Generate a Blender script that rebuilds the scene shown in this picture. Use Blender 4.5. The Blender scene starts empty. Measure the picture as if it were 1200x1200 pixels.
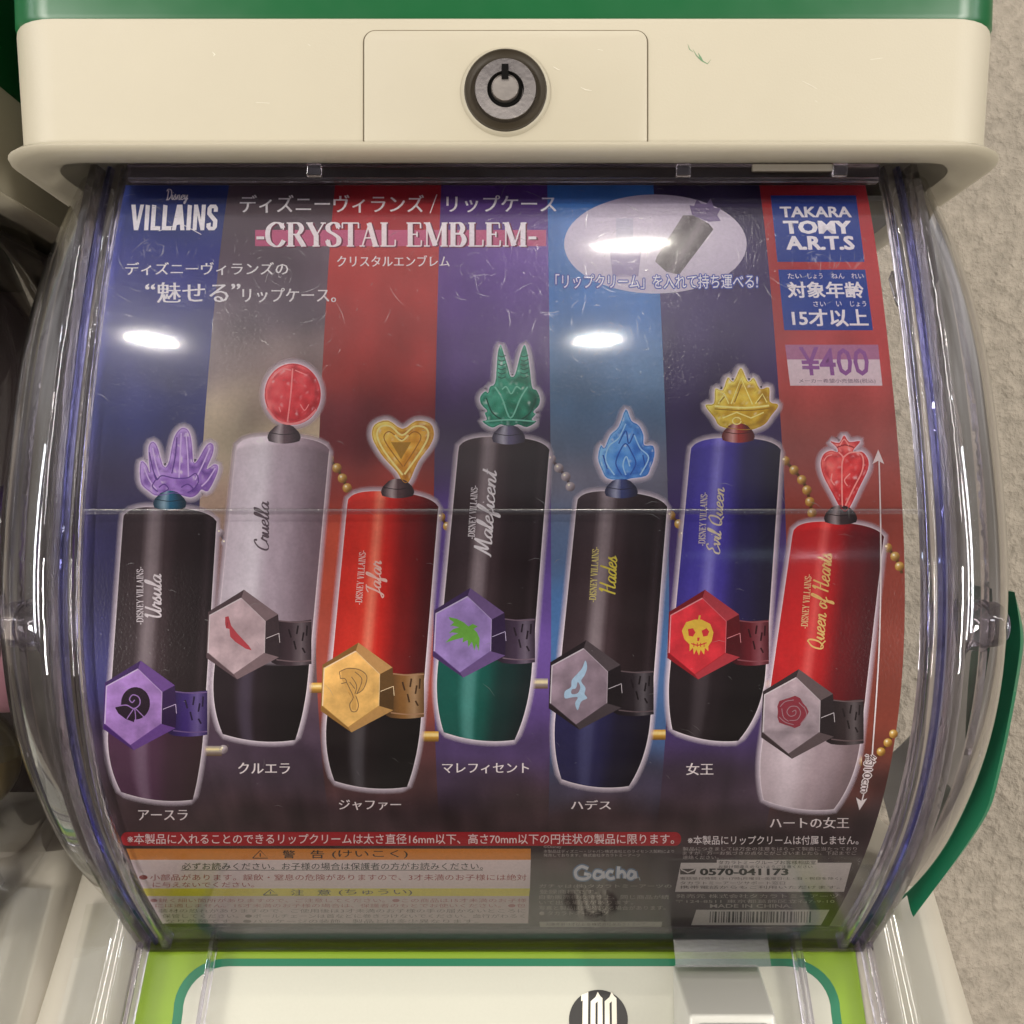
import bpy, bmesh, math, random
import numpy as np
from mathutils import Vector, noise as mnoise

random.seed(7)
SC = bpy.context.scene
COL = SC.collection
Z0 = 1.0            # height of the lens above the floor (m)
LENS_D = 0.33       # lens to the front of the capsule drum (m)
K = 1165.0
def W(x, d, z): return Vector((x, d - LENS_D, z + Z0))

# ------------------------------------------------------------------ camera
cam = bpy.data.cameras.new('camera'); camo = bpy.data.objects.new('camera', cam); COL.objects.link(camo)
camo.location = W(0, 0, 0); camo.rotation_euler = (math.radians(90), 0, 0)
cam.sensor_width = 36; cam.lens = 36 * K / 1200; cam.clip_start = 0.01; cam.clip_end = 60
SC.camera = camo
# ------------------------------------------------------------------ view, cycles
SC.view_settings.view_transform = 'Standard'; SC.view_settings.look = 'None'
SC.view_settings.exposure = 0.0; SC.view_settings.gamma = 1; SC.view_settings.use_curve_mapping = False
SC.cycles.max_bounces = 12; SC.cycles.transparent_max_bounces = 24; SC.cycles.transmission_bounces = 10
SC.cycles.glossy_bounces = 6; SC.cycles.use_denoising = True; SC.cycles.caustics_refractive = True
SC.cycles.sample_clamp_indirect = 6.0

# ------------------------------------------------------------------ world: the dim shop round the machine
def lin(c):
    return tuple(((v / 255) / 12.92 if v / 255 <= 0.04045 else ((v / 255 + 0.055) / 1.055) ** 2.4) for v in c)
wd = bpy.data.worlds.new('World'); SC.world = wd; wd.use_nodes = True
wn = wd.node_tree.nodes; wl = wd.node_tree.links; wn.clear()
w_out = wn.new('ShaderNodeOutputWorld'); w_bg = wn.new('ShaderNodeBackground'); w_tc = wn.new('ShaderNodeTexCoord')
w_sep = wn.new('ShaderNodeSeparateXYZ'); w_mr = wn.new('ShaderNodeMapRange'); w_rp = wn.new('ShaderNodeValToRGB')
wl.new(w_tc.outputs['Generated'], w_sep.inputs[0]); wl.new(w_sep.outputs['Z'], w_mr.inputs['Value'])
w_mr.inputs['From Min'].default_value = -1; w_mr.inputs['From Max'].default_value = 1
cr = w_rp.color_ramp
cr.elements[0].position = 0.0; cr.elements[0].color = (0.30, 0.25, 0.21, 1)
cr.elements[1].position = 1.0; cr.elements[1].color = (0.80, 0.72, 0.62, 1)
for p_, c_ in ((0.20, (0.24, 0.19, 0.16, 1)), (0.44, (0.17, 0.14, 0.13, 1)), (0.58, (0.17, 0.15, 0.16, 1)), (0.64, (0.30, 0.28, 0.29, 1)), (0.71, (0.80, 0.76, 0.76, 1)), (0.86, (1.1, 1.04, 1.0, 1))):
    e = cr.elements.new(p_); e.color = c_
w_nz = wn.new('ShaderNodeTexNoise'); w_nz.inputs['Scale'].default_value = 5.0; w_nz.inputs['Detail'].default_value = 5
w_r2 = wn.new('ShaderNodeValToRGB'); w_r2.color_ramp.elements[0].position = 0.36; w_r2.color_ramp.elements[0].color = (0.35, 0.33, 0.33, 1)
w_r2.color_ramp.elements[1].position = 0.66; w_r2.color_ramp.elements[1].color = (1.6, 1.6, 1.65, 1)
w_mx = wn.new('ShaderNodeMix'); w_mx.data_type = 'RGBA'; w_mx.blend_type = 'MULTIPLY'; w_mx.inputs['Factor'].default_value = 1
wl.new(w_tc.outputs['Generated'], w_nz.inputs['Vector']); wl.new(w_nz.outputs['Fac'], w_r2.inputs[0])
wl.new(w_mr.outputs[0], w_rp.inputs[0]); wl.new(w_rp.outputs[0], w_mx.inputs[6]); wl.new(w_r2.outputs[0], w_mx.inputs[7])
wl.new(w_mx.outputs[2], w_bg.inputs[0]); w_bg.inputs['Strength'].default_value = 0.95; wl.new(w_bg.outputs[0], w_out.inputs[0])

# ------------------------------------------------------------------ the shop's ceiling lamps
def lamp(name, loc, aim, size, power, col=(1, 0.93, 0.82), shape='DISK', size_y=None):
    l = bpy.data.lights.new(name, 'AREA'); l.shape = shape; l.size = size; l.energy = power; l.color = col
    if size_y: l.size_y = size_y
    o = bpy.data.objects.new(name, l); COL.objects.link(o); o.location = loc
    o.rotation_euler = (Vector(aim) - Vector(loc)).to_track_quat('-Z', 'Y').to_euler(); return o
MID = W(0, .35, 0)
lamp('ceiling_spot', W(-0.92, -1.36, 1.53), MID, 0.12, 4, shape='ELLIPSE', size_y=.024)
lamp('ceiling_spot', W(0.27, -0.81, 1.71), MID, 0.16, 6, shape='ELLIPSE', size_y=.03)
lamp('ceiling_spot', W(0.24, -1.55, 1.69), MID, 0.12, 4, shape='ELLIPSE', size_y=.024)
for k, (x, d, z) in enumerate(((2.3, -.9, 1.6), (3.0, -1.8, 1.9), (1.9, .1, 1.7), (-2.4, -1.0, 1.7), (-3.1, -1.9, 1.9), (-2.0, .0, 1.6))):
    lamp('ceiling_spot', W(x, d, z), MID, 0.13, 3, ((1, .94, .85), (.9, .95, 1))[k % 2])
# added strip lights left and right, to brighten the card and streak the rims
for sx in (-1, 1):
    lamp('added_strip_light', W(sx * 1.72, -1.72, -.52), W(0, .35, -.06), 0.16, 63, (1, .95, .89), 'RECTANGLE', 1.35)
    lamp('added_strip_light', W(sx * 1.35, -1.05, 1.05), W(0, .35, .05), 0.08, 10, (1, .96, .92), 'RECTANGLE', 1.5)
    lamp('added_strip_light', W(sx * 2.3, -.95, .35), W(0, .35, .0), 0.05, 7, (1, .97, .94), 'RECTANGLE', 2.2)
    lamp('added_strip_light', W(sx * 1.75, -.45, .10), W(0, .35, 0), 0.07, 5, (.95, .97, 1), 'RECTANGLE', 1.1)
lamp('aisle_lamp', W(0.78, -2.15, 0.235), MID, 0.60, 0.22, (0.62, 0.82, 1.0), 'ELLIPSE', 0.11)
lamp('aisle_spot', W(0.82, -2.05, 0.21), MID, 0.10, 0.12, (0.85, 0.93, 1.0), 'ELLIPSE', .03)

# ------------------------------------------------------------------ helpers
def tag(o, label, cat, group=None):
    o['label'] = label; o['category'] = cat
    if group: o['group'] = group
    return o
def thing(name, loc, label, cat, group=None):
    o = bpy.data.objects.new(name, None); COL.objects.link(o); o.location = loc; o.empty_display_size = 0.05
    return tag(o, label, cat, group)
def wloc(o):
    v = Vector(o.location); p = o.parent
    while p: v += p.location; p = p.parent
    return v
def link(name, me, mat, parent=None, smooth=False):
    """mesh data is in world coordinates; becomes local to the parent"""
    o = bpy.data.objects.new(name, me); COL.objects.link(o)
    if mat: me.materials.append(mat)
    if parent:
        o.parent = parent; off = wloc(parent)
        for v in me.vertices: v.co -= off
    if smooth:
        for p in me.polygons: p.use_smooth = True
    return o
class MB:
    def __init__(s): s.v = []; s.f = []
    def add(s, vs, fs):
        b = len(s.v); s.v += [tuple(v) for v in vs]; s.f += [tuple(i + b for i in f) for f in fs]; return s
    def box(s, x0, x1, d0, d1, z0, z1):
        vs = [W(x, d, z) for z in (z0, z1) for d in (d0, d1) for x in (x0, x1)]
        return s.add(vs, [(0, 2, 3, 1), (4, 5, 7, 6), (0, 1, 5, 4), (1, 3, 7, 5), (3, 2, 6, 7), (2, 0, 4, 6)])
    def grid(s, rows, close_u=False, close_v=False):
        n = len(rows[0]); m = len(rows); fs = []
        for i in range(m if close_v else m - 1):
            for j in range(n if close_u else n - 1):
                fs.append((i * n + j, i * n + (j + 1) % n, ((i + 1) % m) * n + (j + 1) % n, ((i + 1) % m) * n + j))
        return s.add([v for r in rows for v in r], fs)
    def cap(s, ring, flip=False):
        i = list(range(len(ring))); return s.add(ring, [tuple(i[::-1] if flip else i)])
    def loft(s, rings):
        s.grid(rings, close_u=True); s.cap(rings[0], True); s.cap(rings[-1]); return s
    def tube(s, pts, rad, n=16, caps=True):
        rings = []
        for i, p in enumerate(pts):
            p = Vector(p); a = Vector(pts[max(i - 1, 0)]); b = Vector(pts[min(i + 1, len(pts) - 1)])
            t = (b - a).normalized(); u = t.cross(Vector((0, 0, 1)) if abs(t.z) < .9 else Vector((1, 0, 0))).normalized(); w = t.cross(u)
            r = rad[i] if isinstance(rad, (list, tuple)) else rad
            rings.append([p + r * (math.cos(k * 2 * math.pi / n) * u + math.sin(k * 2 * math.pi / n) * w) for k in range(n)])
        s.grid(rings, close_u=True)
        if caps: s.cap(rings[0], True); s.cap(rings[-1])
        return s
    def build(s, name, mat, parent=None, smooth=False, bevel=0, seg=3, auto=None, weld=True):
        me = bpy.data.meshes.new(name); me.from_pydata(s.v, [], s.f); me.update()
        bm = bmesh.new(); bm.from_mesh(me)
        if weld: bmesh.ops.remove_doubles(bm, verts=bm.verts, dist=1e-6)
        bmesh.ops.recalc_face_normals(bm, faces=bm.faces)
        if bevel:
            es = [e for e in bm.edges if len(e.link_faces) == 2 and e.calc_face_angle(0) > math.radians(30)]
            bmesh.ops.bevel(bm, geom=es, offset=bevel, segments=seg, affect='EDGES', profile=0.5)
        bm.to_mesh(me); bm.free()
        o = link(name, me, mat, parent, smooth)
        if auto is not None:
            for p in me.polygons: p.use_smooth = True
            me.set_sharp_from_angle(angle=math.radians(auto))
        return o

# ------------------------------------------------------------------ materials
def newmat(name):
    m = bpy.data.materials.new(name); m.use_nodes = True; nt = m.node_tree; nt.nodes.clear()
    out = nt.nodes.new('ShaderNodeOutputMaterial'); return m, nt, out
def N(nt, t, **kw):
    n = nt.nodes.new(t)
    for k, v in kw.items():
        if k.startswith('i_'): n.inputs[k[2:].replace('_', ' ')].default_value = v
        else: setattr(n, k, v)
    return n
def plastic(name, rgb, rough=0.35, mottle=0.06, bump=0.0, bscale=900, spec=0.5, metal=0.0, coat=0.0, scratch=False):
    m, nt, out = newmat(name); L = nt.links.new
    b = N(nt, 'ShaderNodeBsdfPrincipled'); tc = N(nt, 'ShaderNodeTexCoord')
    nz = N(nt, 'ShaderNodeTexNoise', i_Scale=22.0, i_Detail=6.0, i_Roughness=0.6); L(tc.outputs['Object'], nz.inputs['Vector'])
    c = lin(rgb); mx = N(nt, 'ShaderNodeMix', data_type='RGBA')
    mx.inputs[6].default_value = (*[v * (1 - mottle) for v in c], 1); mx.inputs[7].default_value = (*[min(1, v * (1 + mottle)) for v in c], 1)
    L(nz.outputs['Fac'], mx.inputs[0]); L(mx.outputs[2], b.inputs['Base Color'])
    rr = N(nt, 'ShaderNodeMapRange'); rr.inputs['To Min'].default_value = rough * 0.8; rr.inputs['To Max'].default_value = rough * 1.25
    n2 = N(nt, 'ShaderNodeTexNoise', i_Scale=70.0, i_Detail=8.0); L(tc.outputs['Object'], n2.inputs['Vector']); L(n2.outputs['Fac'], rr.inputs['Value']); L(rr.outputs[0], b.inputs['Roughness'])
    b.inputs['Metallic'].default_value = metal; b.inputs['Specular IOR Level'].default_value = spec; b.inputs['Coat Weight'].default_value = coat
    if bump:
        n3 = N(nt, 'ShaderNodeTexNoise', i_Scale=float(bscale), i_Detail=2.0); L(tc.outputs['Object'], n3.inputs['Vector'])
        bp = N(nt, 'ShaderNodeBump', i_Strength=bump, i_Distance=0.0004); L(n3.outputs['Fac'], bp.inputs['Height']); L(bp.outputs[0], b.inputs['Normal'])
    L(b.outputs[0], out.inputs[0]); return m
def scratch_mask(nt, tc, scale, thr, rot):
    L = nt.links.new
    mp = N(nt, 'ShaderNodeMapping'); mp.inputs['Rotation'].default_value = rot; mp.inputs['Scale'].default_value = (1, 1, 1)
    L(tc.outputs['Object'], mp.inputs['Vector'])
    nz = N(nt, 'ShaderNodeTexNoise', i_Scale=40.0, i_Detail=2.0); L(mp.outputs[0], nz.inputs['Vector'])
    ad = N(nt, 'ShaderNodeMixRGB', blend_type='ADD') if False else N(nt, 'ShaderNodeVectorMath', operation='MULTIPLY_ADD')
    ad.inputs[1].default_value = (0.02, 0.02, 0.02); L(nz.outputs['Color'], ad.inputs[0]); L(mp.outputs[0], ad.inputs[2])
    vo = N(nt, 'ShaderNodeTexVoronoi', feature='DISTANCE_TO_EDGE', i_Scale=float(scale)); L(ad.outputs[0], vo.inputs['Vector'])
    lt = N(nt, 'ShaderNodeMath', operation='LESS_THAN'); lt.inputs[1].default_value = thr; L(vo.outputs['Distance'], lt.inputs[0])
    n2 = N(nt, 'ShaderNodeTexNoise', i_Scale=float(scale) * 0.6, i_Detail=3.0); L(mp.outputs[0], n2.inputs['Vector'])
    gt = N(nt, 'ShaderNodeMath', operation='GREATER_THAN'); gt.inputs[1].default_value = 0.53; L(n2.outputs['Fac'], gt.inputs[0])
    mu = N(nt, 'ShaderNodeMath', operation='MULTIPLY'); L(lt.outputs[0], mu.inputs[0]); L(gt.outputs[0], mu.inputs[1]); return mu.outputs[0]
def clear_sheet(name, tint=(0.97, 0.97, 0.98), rough=0.08, haze_amt=0.16, boost=1.7, scratches=True, ior=1.49):
    """thin clear plastic: both faces mirror a little, the rest passes straight through"""
    m, nt, out = newmat(name); L = nt.links.new
    tr = N(nt, 'ShaderNodeBsdfTransparent'); tr.inputs[0].default_value = (*tint, 1)
    g1 = N(nt, 'ShaderNodeBsdfGlossy', i_Roughness=rough); g2 = N(nt, 'ShaderNodeBsdfGlossy', i_Roughness=0.19)
    gm = N(nt, 'ShaderNodeMixShader'); gm.inputs[0].default_value = haze_amt; L(g1.outputs[0], gm.inputs[1]); L(g2.outputs[0], gm.inputs[2])
    fr = N(nt, 'ShaderNodeFresnel', i_IOR=ior); mu = N(nt, 'ShaderNodeMath', operation='MULTIPLY', use_clamp=True); mu.inputs[1].default_value = boost; L(fr.outputs[0], mu.inputs[0])
    tc = N(nt, 'ShaderNodeTexCoord')
    nz = N(nt, 'ShaderNodeTexNoise', i_Scale=7.0, i_Detail=2.0); L(tc.outputs['Object'], nz.inputs['Vector'])
    bp = N(nt, 'ShaderNodeBump', i_Strength=0.2, i_Distance=0.0012); L(nz.outputs['Fac'], bp.inputs['Height'])
    for g in (g1, fr): L(bp.outputs[0], g.inputs['Normal'])
    nf = N(nt, 'ShaderNodeTexNoise', i_Scale=1100.0, i_Detail=2.0); L(tc.outputs['Object'], nf.inputs['Vector'])
    bf = N(nt, 'ShaderNodeBump', i_Strength=0.30, i_Distance=0.0003); L(nf.outputs['Fac'], bf.inputs['Height']); L(bp.outputs[0], bf.inputs['Normal']); L(bf.outputs[0], g2.inputs['Normal'])
    mix = N(nt, 'ShaderNodeMixShader'); L(mu.outputs[0], mix.inputs[0]); L(tr.outputs[0], mix.inputs[1]); L(gm.outputs[0], mix.inputs[2])
    last = mix.outputs[0]
    if scratches:
        a = scratch_mask(nt, tc, 120, 0.012, (0.3, 0.5, 0.2)); b = scratch_mask(nt, tc, 60, 0.006, (1.1, 0.2, 0.9))
        c = scratch_mask(nt, tc, 260, 0.02, (0.7, 1.2, 2.0))
        mxx = N(nt, 'ShaderNodeMath', operation='MAXIMUM'); L(a, mxx.inputs[0]); L(b, mxx.inputs[1])
        mx2 = N(nt, 'ShaderNodeMath', operation='MAXIMUM'); L(mxx.outputs[0], mx2.inputs[0]); L(c, mx2.inputs[1])
        sc = N(nt, 'ShaderNodeMath', operation='MULTIPLY'); sc.inputs[1].default_value = 0.28; L(mx2.outputs[0], sc.inputs[0])
        g3 = N(nt, 'ShaderNodeBsdfGlossy', i_Roughness=0.36)
        m2 = N(nt, 'ShaderNodeMixShader'); L(sc.outputs[0], m2.inputs[0]); L(last, m2.inputs[1]); L(g3.outputs[0], m2.inputs[2]); last = m2.outputs[0]
    L(last, out.inputs[0]); return m
def clear_solid(name, tint=(0.97, 0.97, 1.0), rough=0.02, through=0.25):
    """thick moulded clear plastic: refracts, with a share of straight light"""
    m, nt, out = newmat(name); L = nt.links.new
    g = N(nt, 'ShaderNodeBsdfGlass', i_Roughness=rough, i_IOR=1.49); g.inputs[0].default_value = (*tint, 1)
    t = N(nt, 'ShaderNodeBsdfTransparent'); t.inputs[0].default_value = (*tint, 1)
    tc = N(nt, 'ShaderNodeTexCoord'); nz = N(nt, 'ShaderNodeTexNoise', i_Scale=55.0, i_Detail=3.0); L(tc.outputs['Object'], nz.inputs['Vector'])
    bp = N(nt, 'ShaderNodeBump', i_Strength=0.5, i_Distance=0.0008); L(nz.outputs['Fac'], bp.inputs['Height']); L(bp.outputs[0], g.inputs['Normal'])
    mix = N(nt, 'ShaderNodeMixShader'); mix.inputs[0].default_value = through; L(g.outputs[0], mix.inputs[1]); L(t.outputs[0], mix.inputs[2])
    L(mix.outputs[0], out.inputs[0]); return m
def printed(name, rough=0.5, spec=0.10, alpha=False, grain=.16):
    m, nt, out = newmat(name); L = nt.links.new
    a = N(nt, 'ShaderNodeAttribute', attribute_name='ink'); b = N(nt, 'ShaderNodeBsdfPrincipled'); b.inputs['Roughness'].default_value = rough; b.inputs['Specular IOR Level'].default_value = spec
    tc = N(nt, 'ShaderNodeTexCoord'); nz = N(nt, 'ShaderNodeTexNoise', i_Scale=900.0, i_Detail=3.0); L(tc.outputs['Object'], nz.inputs['Vector'])
    mr = N(nt, 'ShaderNodeMapRange'); mr.inputs['To Min'].default_value = 1.08 - grain; mr.inputs['To Max'].default_value = 1.08 + grain; L(nz.outputs['Fac'], mr.inputs['Value'])
    vm = N(nt, 'ShaderNodeVectorMath', operation='SCALE'); L(a.outputs['Color'], vm.inputs[0]); L(mr.outputs[0], vm.inputs['Scale']); L(vm.outputs[0], b.inputs['Base Color'])
    if alpha: L(a.outputs['Alpha'], b.inputs['Alpha'])
    L(b.outputs[0], out.inputs[0]); return m

M_CREAM = plastic('cream_plastic', (156, 149, 130), 0.42, 0.035, 0.10, 1500)
M_BASE = plastic('white_plastic', (162, 156, 141), 0.36, 0.03, 0.06, 1500)
M_GREEN = plastic('green_plastic', (14, 78, 40), 0.3, 0.06)
M_SHELL = plastic('green_shell_plastic', (14, 92, 62), 0.3, 0.06)
M_DARK = plastic('dark_plastic', (40, 34, 30), 0.5, 0.1)
M_SEAM = plastic('dark_seam', (92, 82, 62), 0.7, 0.1)
M_STEEL = plastic('brushed_steel', (178, 172, 166), 0.26, 0.10, 0.25, 500, metal=1.0)
M_CORE = plastic('worn_steel', (150, 144, 138), 0.42, 0.2, 0.4, 300, metal=1.0)
M_TABB = plastic('beige_tab', (84, 78, 68), 0.4)
M_HOLE = plastic('dark_bronze_recess', (44, 37, 25), 0.5, 0.1, spec=.3)
M_BLACK = plastic('black_gap', (9, 8, 7), 0.7, 0.1, spec=.06)
M_COIN = plastic('coin_unit_plastic', (172, 171, 162), 0.32, 0.04)
M_FRONT = clear_sheet('clear_front_sheet', haze_amt=0.40, boost=1.15, scratches=False)
M_SCR, nt, out = newmat('scratched_plastic')
g_ = N(nt, 'ShaderNodeBsdfGlossy', i_Roughness=0.28); t_ = N(nt, 'ShaderNodeBsdfTransparent'); x_ = N(nt, 'ShaderNodeMixShader'); x_.inputs[0].default_value = 0.30
nt.links.new(t_.outputs[0], x_.inputs[1]); nt.links.new(g_.outputs[0], x_.inputs[2]); nt.links.new(x_.outputs[0], out.inputs[0])
M_CAP = clear_sheet('clear_cap_sheet', (0.95, 0.94, 0.95), 0.012, 0.10, 2.6, False)
M_RIM = clear_solid('clear_rim', (0.97, 0.96, 0.99), 0.03, 0.08)
M_SEAL = clear_solid('violet_tinted_rim', (0.78, 0.79, 0.98), 0.03, 0.05)
M_BAR = clear_solid('grey_violet_rim', (0.70, 0.66, 0.72), 0.08, 0.4)
M_SKIRT = clear_sheet('clear_skirt_sheet', (0.96, 0.97, 0.95), 0.02, 0.2, 1.6, False)
M_TAB = clear_sheet('frosted_tab', (0.72, 0.73, 0.72), 0.08, 0.5, 3.0, False)
M_PRINT = printed('printed_card'); M_PANEL = printed('printed_panel', .35, .4, grain=.03); M_HALO = printed('printed_glow', alpha=True)

# ------------------------------------------------------------------ drum profile (depth against height)
PC = [212.464, 21.7087, -11.2588, 1.97414, 0.134419, 0.328401]
DPC = np.polyder(PC)
def prof(z): return float(np.polyval(PC, z))
def pnorm(z):
    s = float(np.polyval(DPC, z)); l = math.hypot(1, s); return (-1 / l, s / l)      # (d, z), outward
_zs = np.linspace(.135, -.18, 3000); _pp = 600 - _zs * K / np.polyval(PC, _zs); _o = np.argsort(_pp)
def py2z(py): return float(np.interp(py, _pp[_o], _zs[_o]))
def drum_pt(px, py, off=0.0):
    z = py2z(py); d = prof(z); n = pnorm(z); x = (px - 600) / K * d
    return W(x, d + n[0] * off, z + n[1] * off)
SA, SB = 0.5481, 0.73
def slope_pt(px, py, off=0.0):
    d = SA / (1 + SB * (py - 600) / K); z = -(py - 600) / K * d; x = (px - 600) / K * d
    l = math.hypot(1, SB); return W(x, d - off / l, z + SB * off / l)

# ------------------------------------------------------------------ stroke alphabets (drawn here, no font files)
def catmull(pts, n=6, closed=False):
    P = [Vector((p[0], p[1])) for p in pts]; m = len(P); out = []
    if m < 3 and not closed: return P
    for i in range(m if closed else m - 1):
        if closed: a, b, c, d = P[(i - 1) % m], P[i], P[(i + 1) % m], P[(i + 2) % m]
        else: a, b, c, d = P[max(i - 1, 0)], P[i], P[i + 1], P[min(i + 2, m - 1)]
        for k in range(n):
            t = k / n; out.append(0.5 * ((2 * b) + (c - a) * t + (2 * a - 5 * b + 4 * c - d) * t * t + (3 * b - a - 3 * c + d) * t ** 3))
    if not closed: out.append(P[-1])
    return out
SCRIPT = {
 'a': (.48, [[(.36,.42),(.2,.46),(.06,.25),(.12,.02),(.26,.05),(.37,.3),(.38,.44),(.37,.12),(.42,.0),(.52,.1)]]),
 'c': (.40, [[(.33,.36),(.22,.46),(.07,.3),(.08,.08),(.2,.0),(.42,.12)]]),
 'd': (.50, [[(.36,.4),(.2,.46),(.06,.24),(.12,.02),(.26,.05),(.38,.35),(.42,1.0),(.38,.3),(.42,.02),(.54,.1)]]),
 'e': (.40, [[(-.02,.12),(.08,.2),(.3,.3),(.24,.46),(.08,.34),(.08,.08),(.2,.0),(.44,.14)]]),
 'f': (.36, [[(.0,.1),(.22,.5),(.3,.95),(.2,1.0),(.14,.6),(.1,-.35),(.2,-.3),(.18,0),(.38,.12)]]),
 'h': (.48, [[(0,.1),(.2,.6),(.22,.98),(.12,.95),(.08,0)],[(.08,.0),(.14,.35),(.28,.46),(.32,.3),(.3,.05),(.38,.0),(.5,.12)]]),
 'i': (.24, [[(0,.1),(.1,.45),(.09,.08),(.15,0),(.28,.12)],[(.13,.66),(.16,.68)]]),
 'l': (.26, [[(0,.1),(.18,.6),(.2,.98),(.1,.9),(.08,.1),(.15,0),(.3,.12)]]),
 'n': (.48, [[(.06,.45),(.06,.2),(.06,0)],[(.06,.05),(.14,.36),(.28,.46),(.32,.3),(.3,.06),(.38,0),(.52,.12)]]),
 'o': (.44, [[(.3,.42),(.18,.46),(.05,.22),(.16,0),(.34,.2),(.28,.42),(.48,.38)]]),
 'r': (.36, [[(0,.1),(.1,.5),(.14,.4),(.28,.42),(.26,.1),(.32,0),(.4,.12)]]),
 's': (.36, [[(0,.1),(.17,.52),(.16,.36),(.27,.18),(.18,.0),(.04,.06)],[(.2,.01),(.4,.12)]]),
 't': (.30, [[(0,.1),(.16,.5),(.18,.85),(.14,.1),(.2,0),(.34,.12)],[(.04,.55),(.3,.58)]]),
 'u': (.48, [[(0,.1),(.08,.45),(.08,.1),(.18,0),(.32,.2),(.36,.45),(.36,.1),(.42,0),(.52,.12)]]),
 'v': (.42, [[(0,.35),(.06,.45),(.14,.02),(.3,.3),(.3,.46),(.44,.4)]]),
 'y': (.46, [[(0,.3),(.06,.45),(.08,.12),(.18,.05),(.34,.45),(.3,-.1),(.16,-.38),(.1,-.2),(.48,.12)]]),
 'U': (.66, [[(.0,.8),(.1,1),(.14,.3),(.28,0),(.46,.3),(.52,1),(.5,.15),(.58,0),(.7,.1)]]),
 'C': (.56, [[(.5,.8),(.4,1),(.12,.7),(.08,.2),(.28,0),(.58,.2)]]),
 'J': (.52, [[(.1,.85),(.3,1),(.52,.98),(.42,.96),(.34,.3),(.2,-.2),(.05,-.1),(.54,.15)]]),
 'M': (.86, [[(.0,.0),(.1,.1),(.2,.95),(.23,.98),(.36,.15),(.56,.98),(.6,.95),(.66,.1),(.74,0),(.9,.12)]]),
 'H': (.72, [[(.05,.8),(.18,1.0),(.14,.4),(.12,0)],[(.55,1.0),(.5,.4),(.5,.03),(.74,.12)],[(.08,.5),(.56,.55)]]),
 'E': (.56, [[(.48,.85),(.36,1),(.15,.8),(.3,.55),(.1,.35),(.12,.05),(.3,0),(.58,.2)]]),
 'Q': (.72, [[(.4,1),(.1,.7),(.1,.2),(.3,0),(.55,.3),(.5,.85),(.3,1.0)],[(.2,.15),(.4,.1),(.74,-.1)]]),
 'D': (.68, [[(.2,.9),(.2,.05),(.1,.0),(.35,.0),(.62,.4),(.5,.9),(.15,1.0),(.0,.8)]]),
 ' ': (.3, [])}
_S = lambda x, y, w: [(x - w, y), (x + w, y)]
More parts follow.
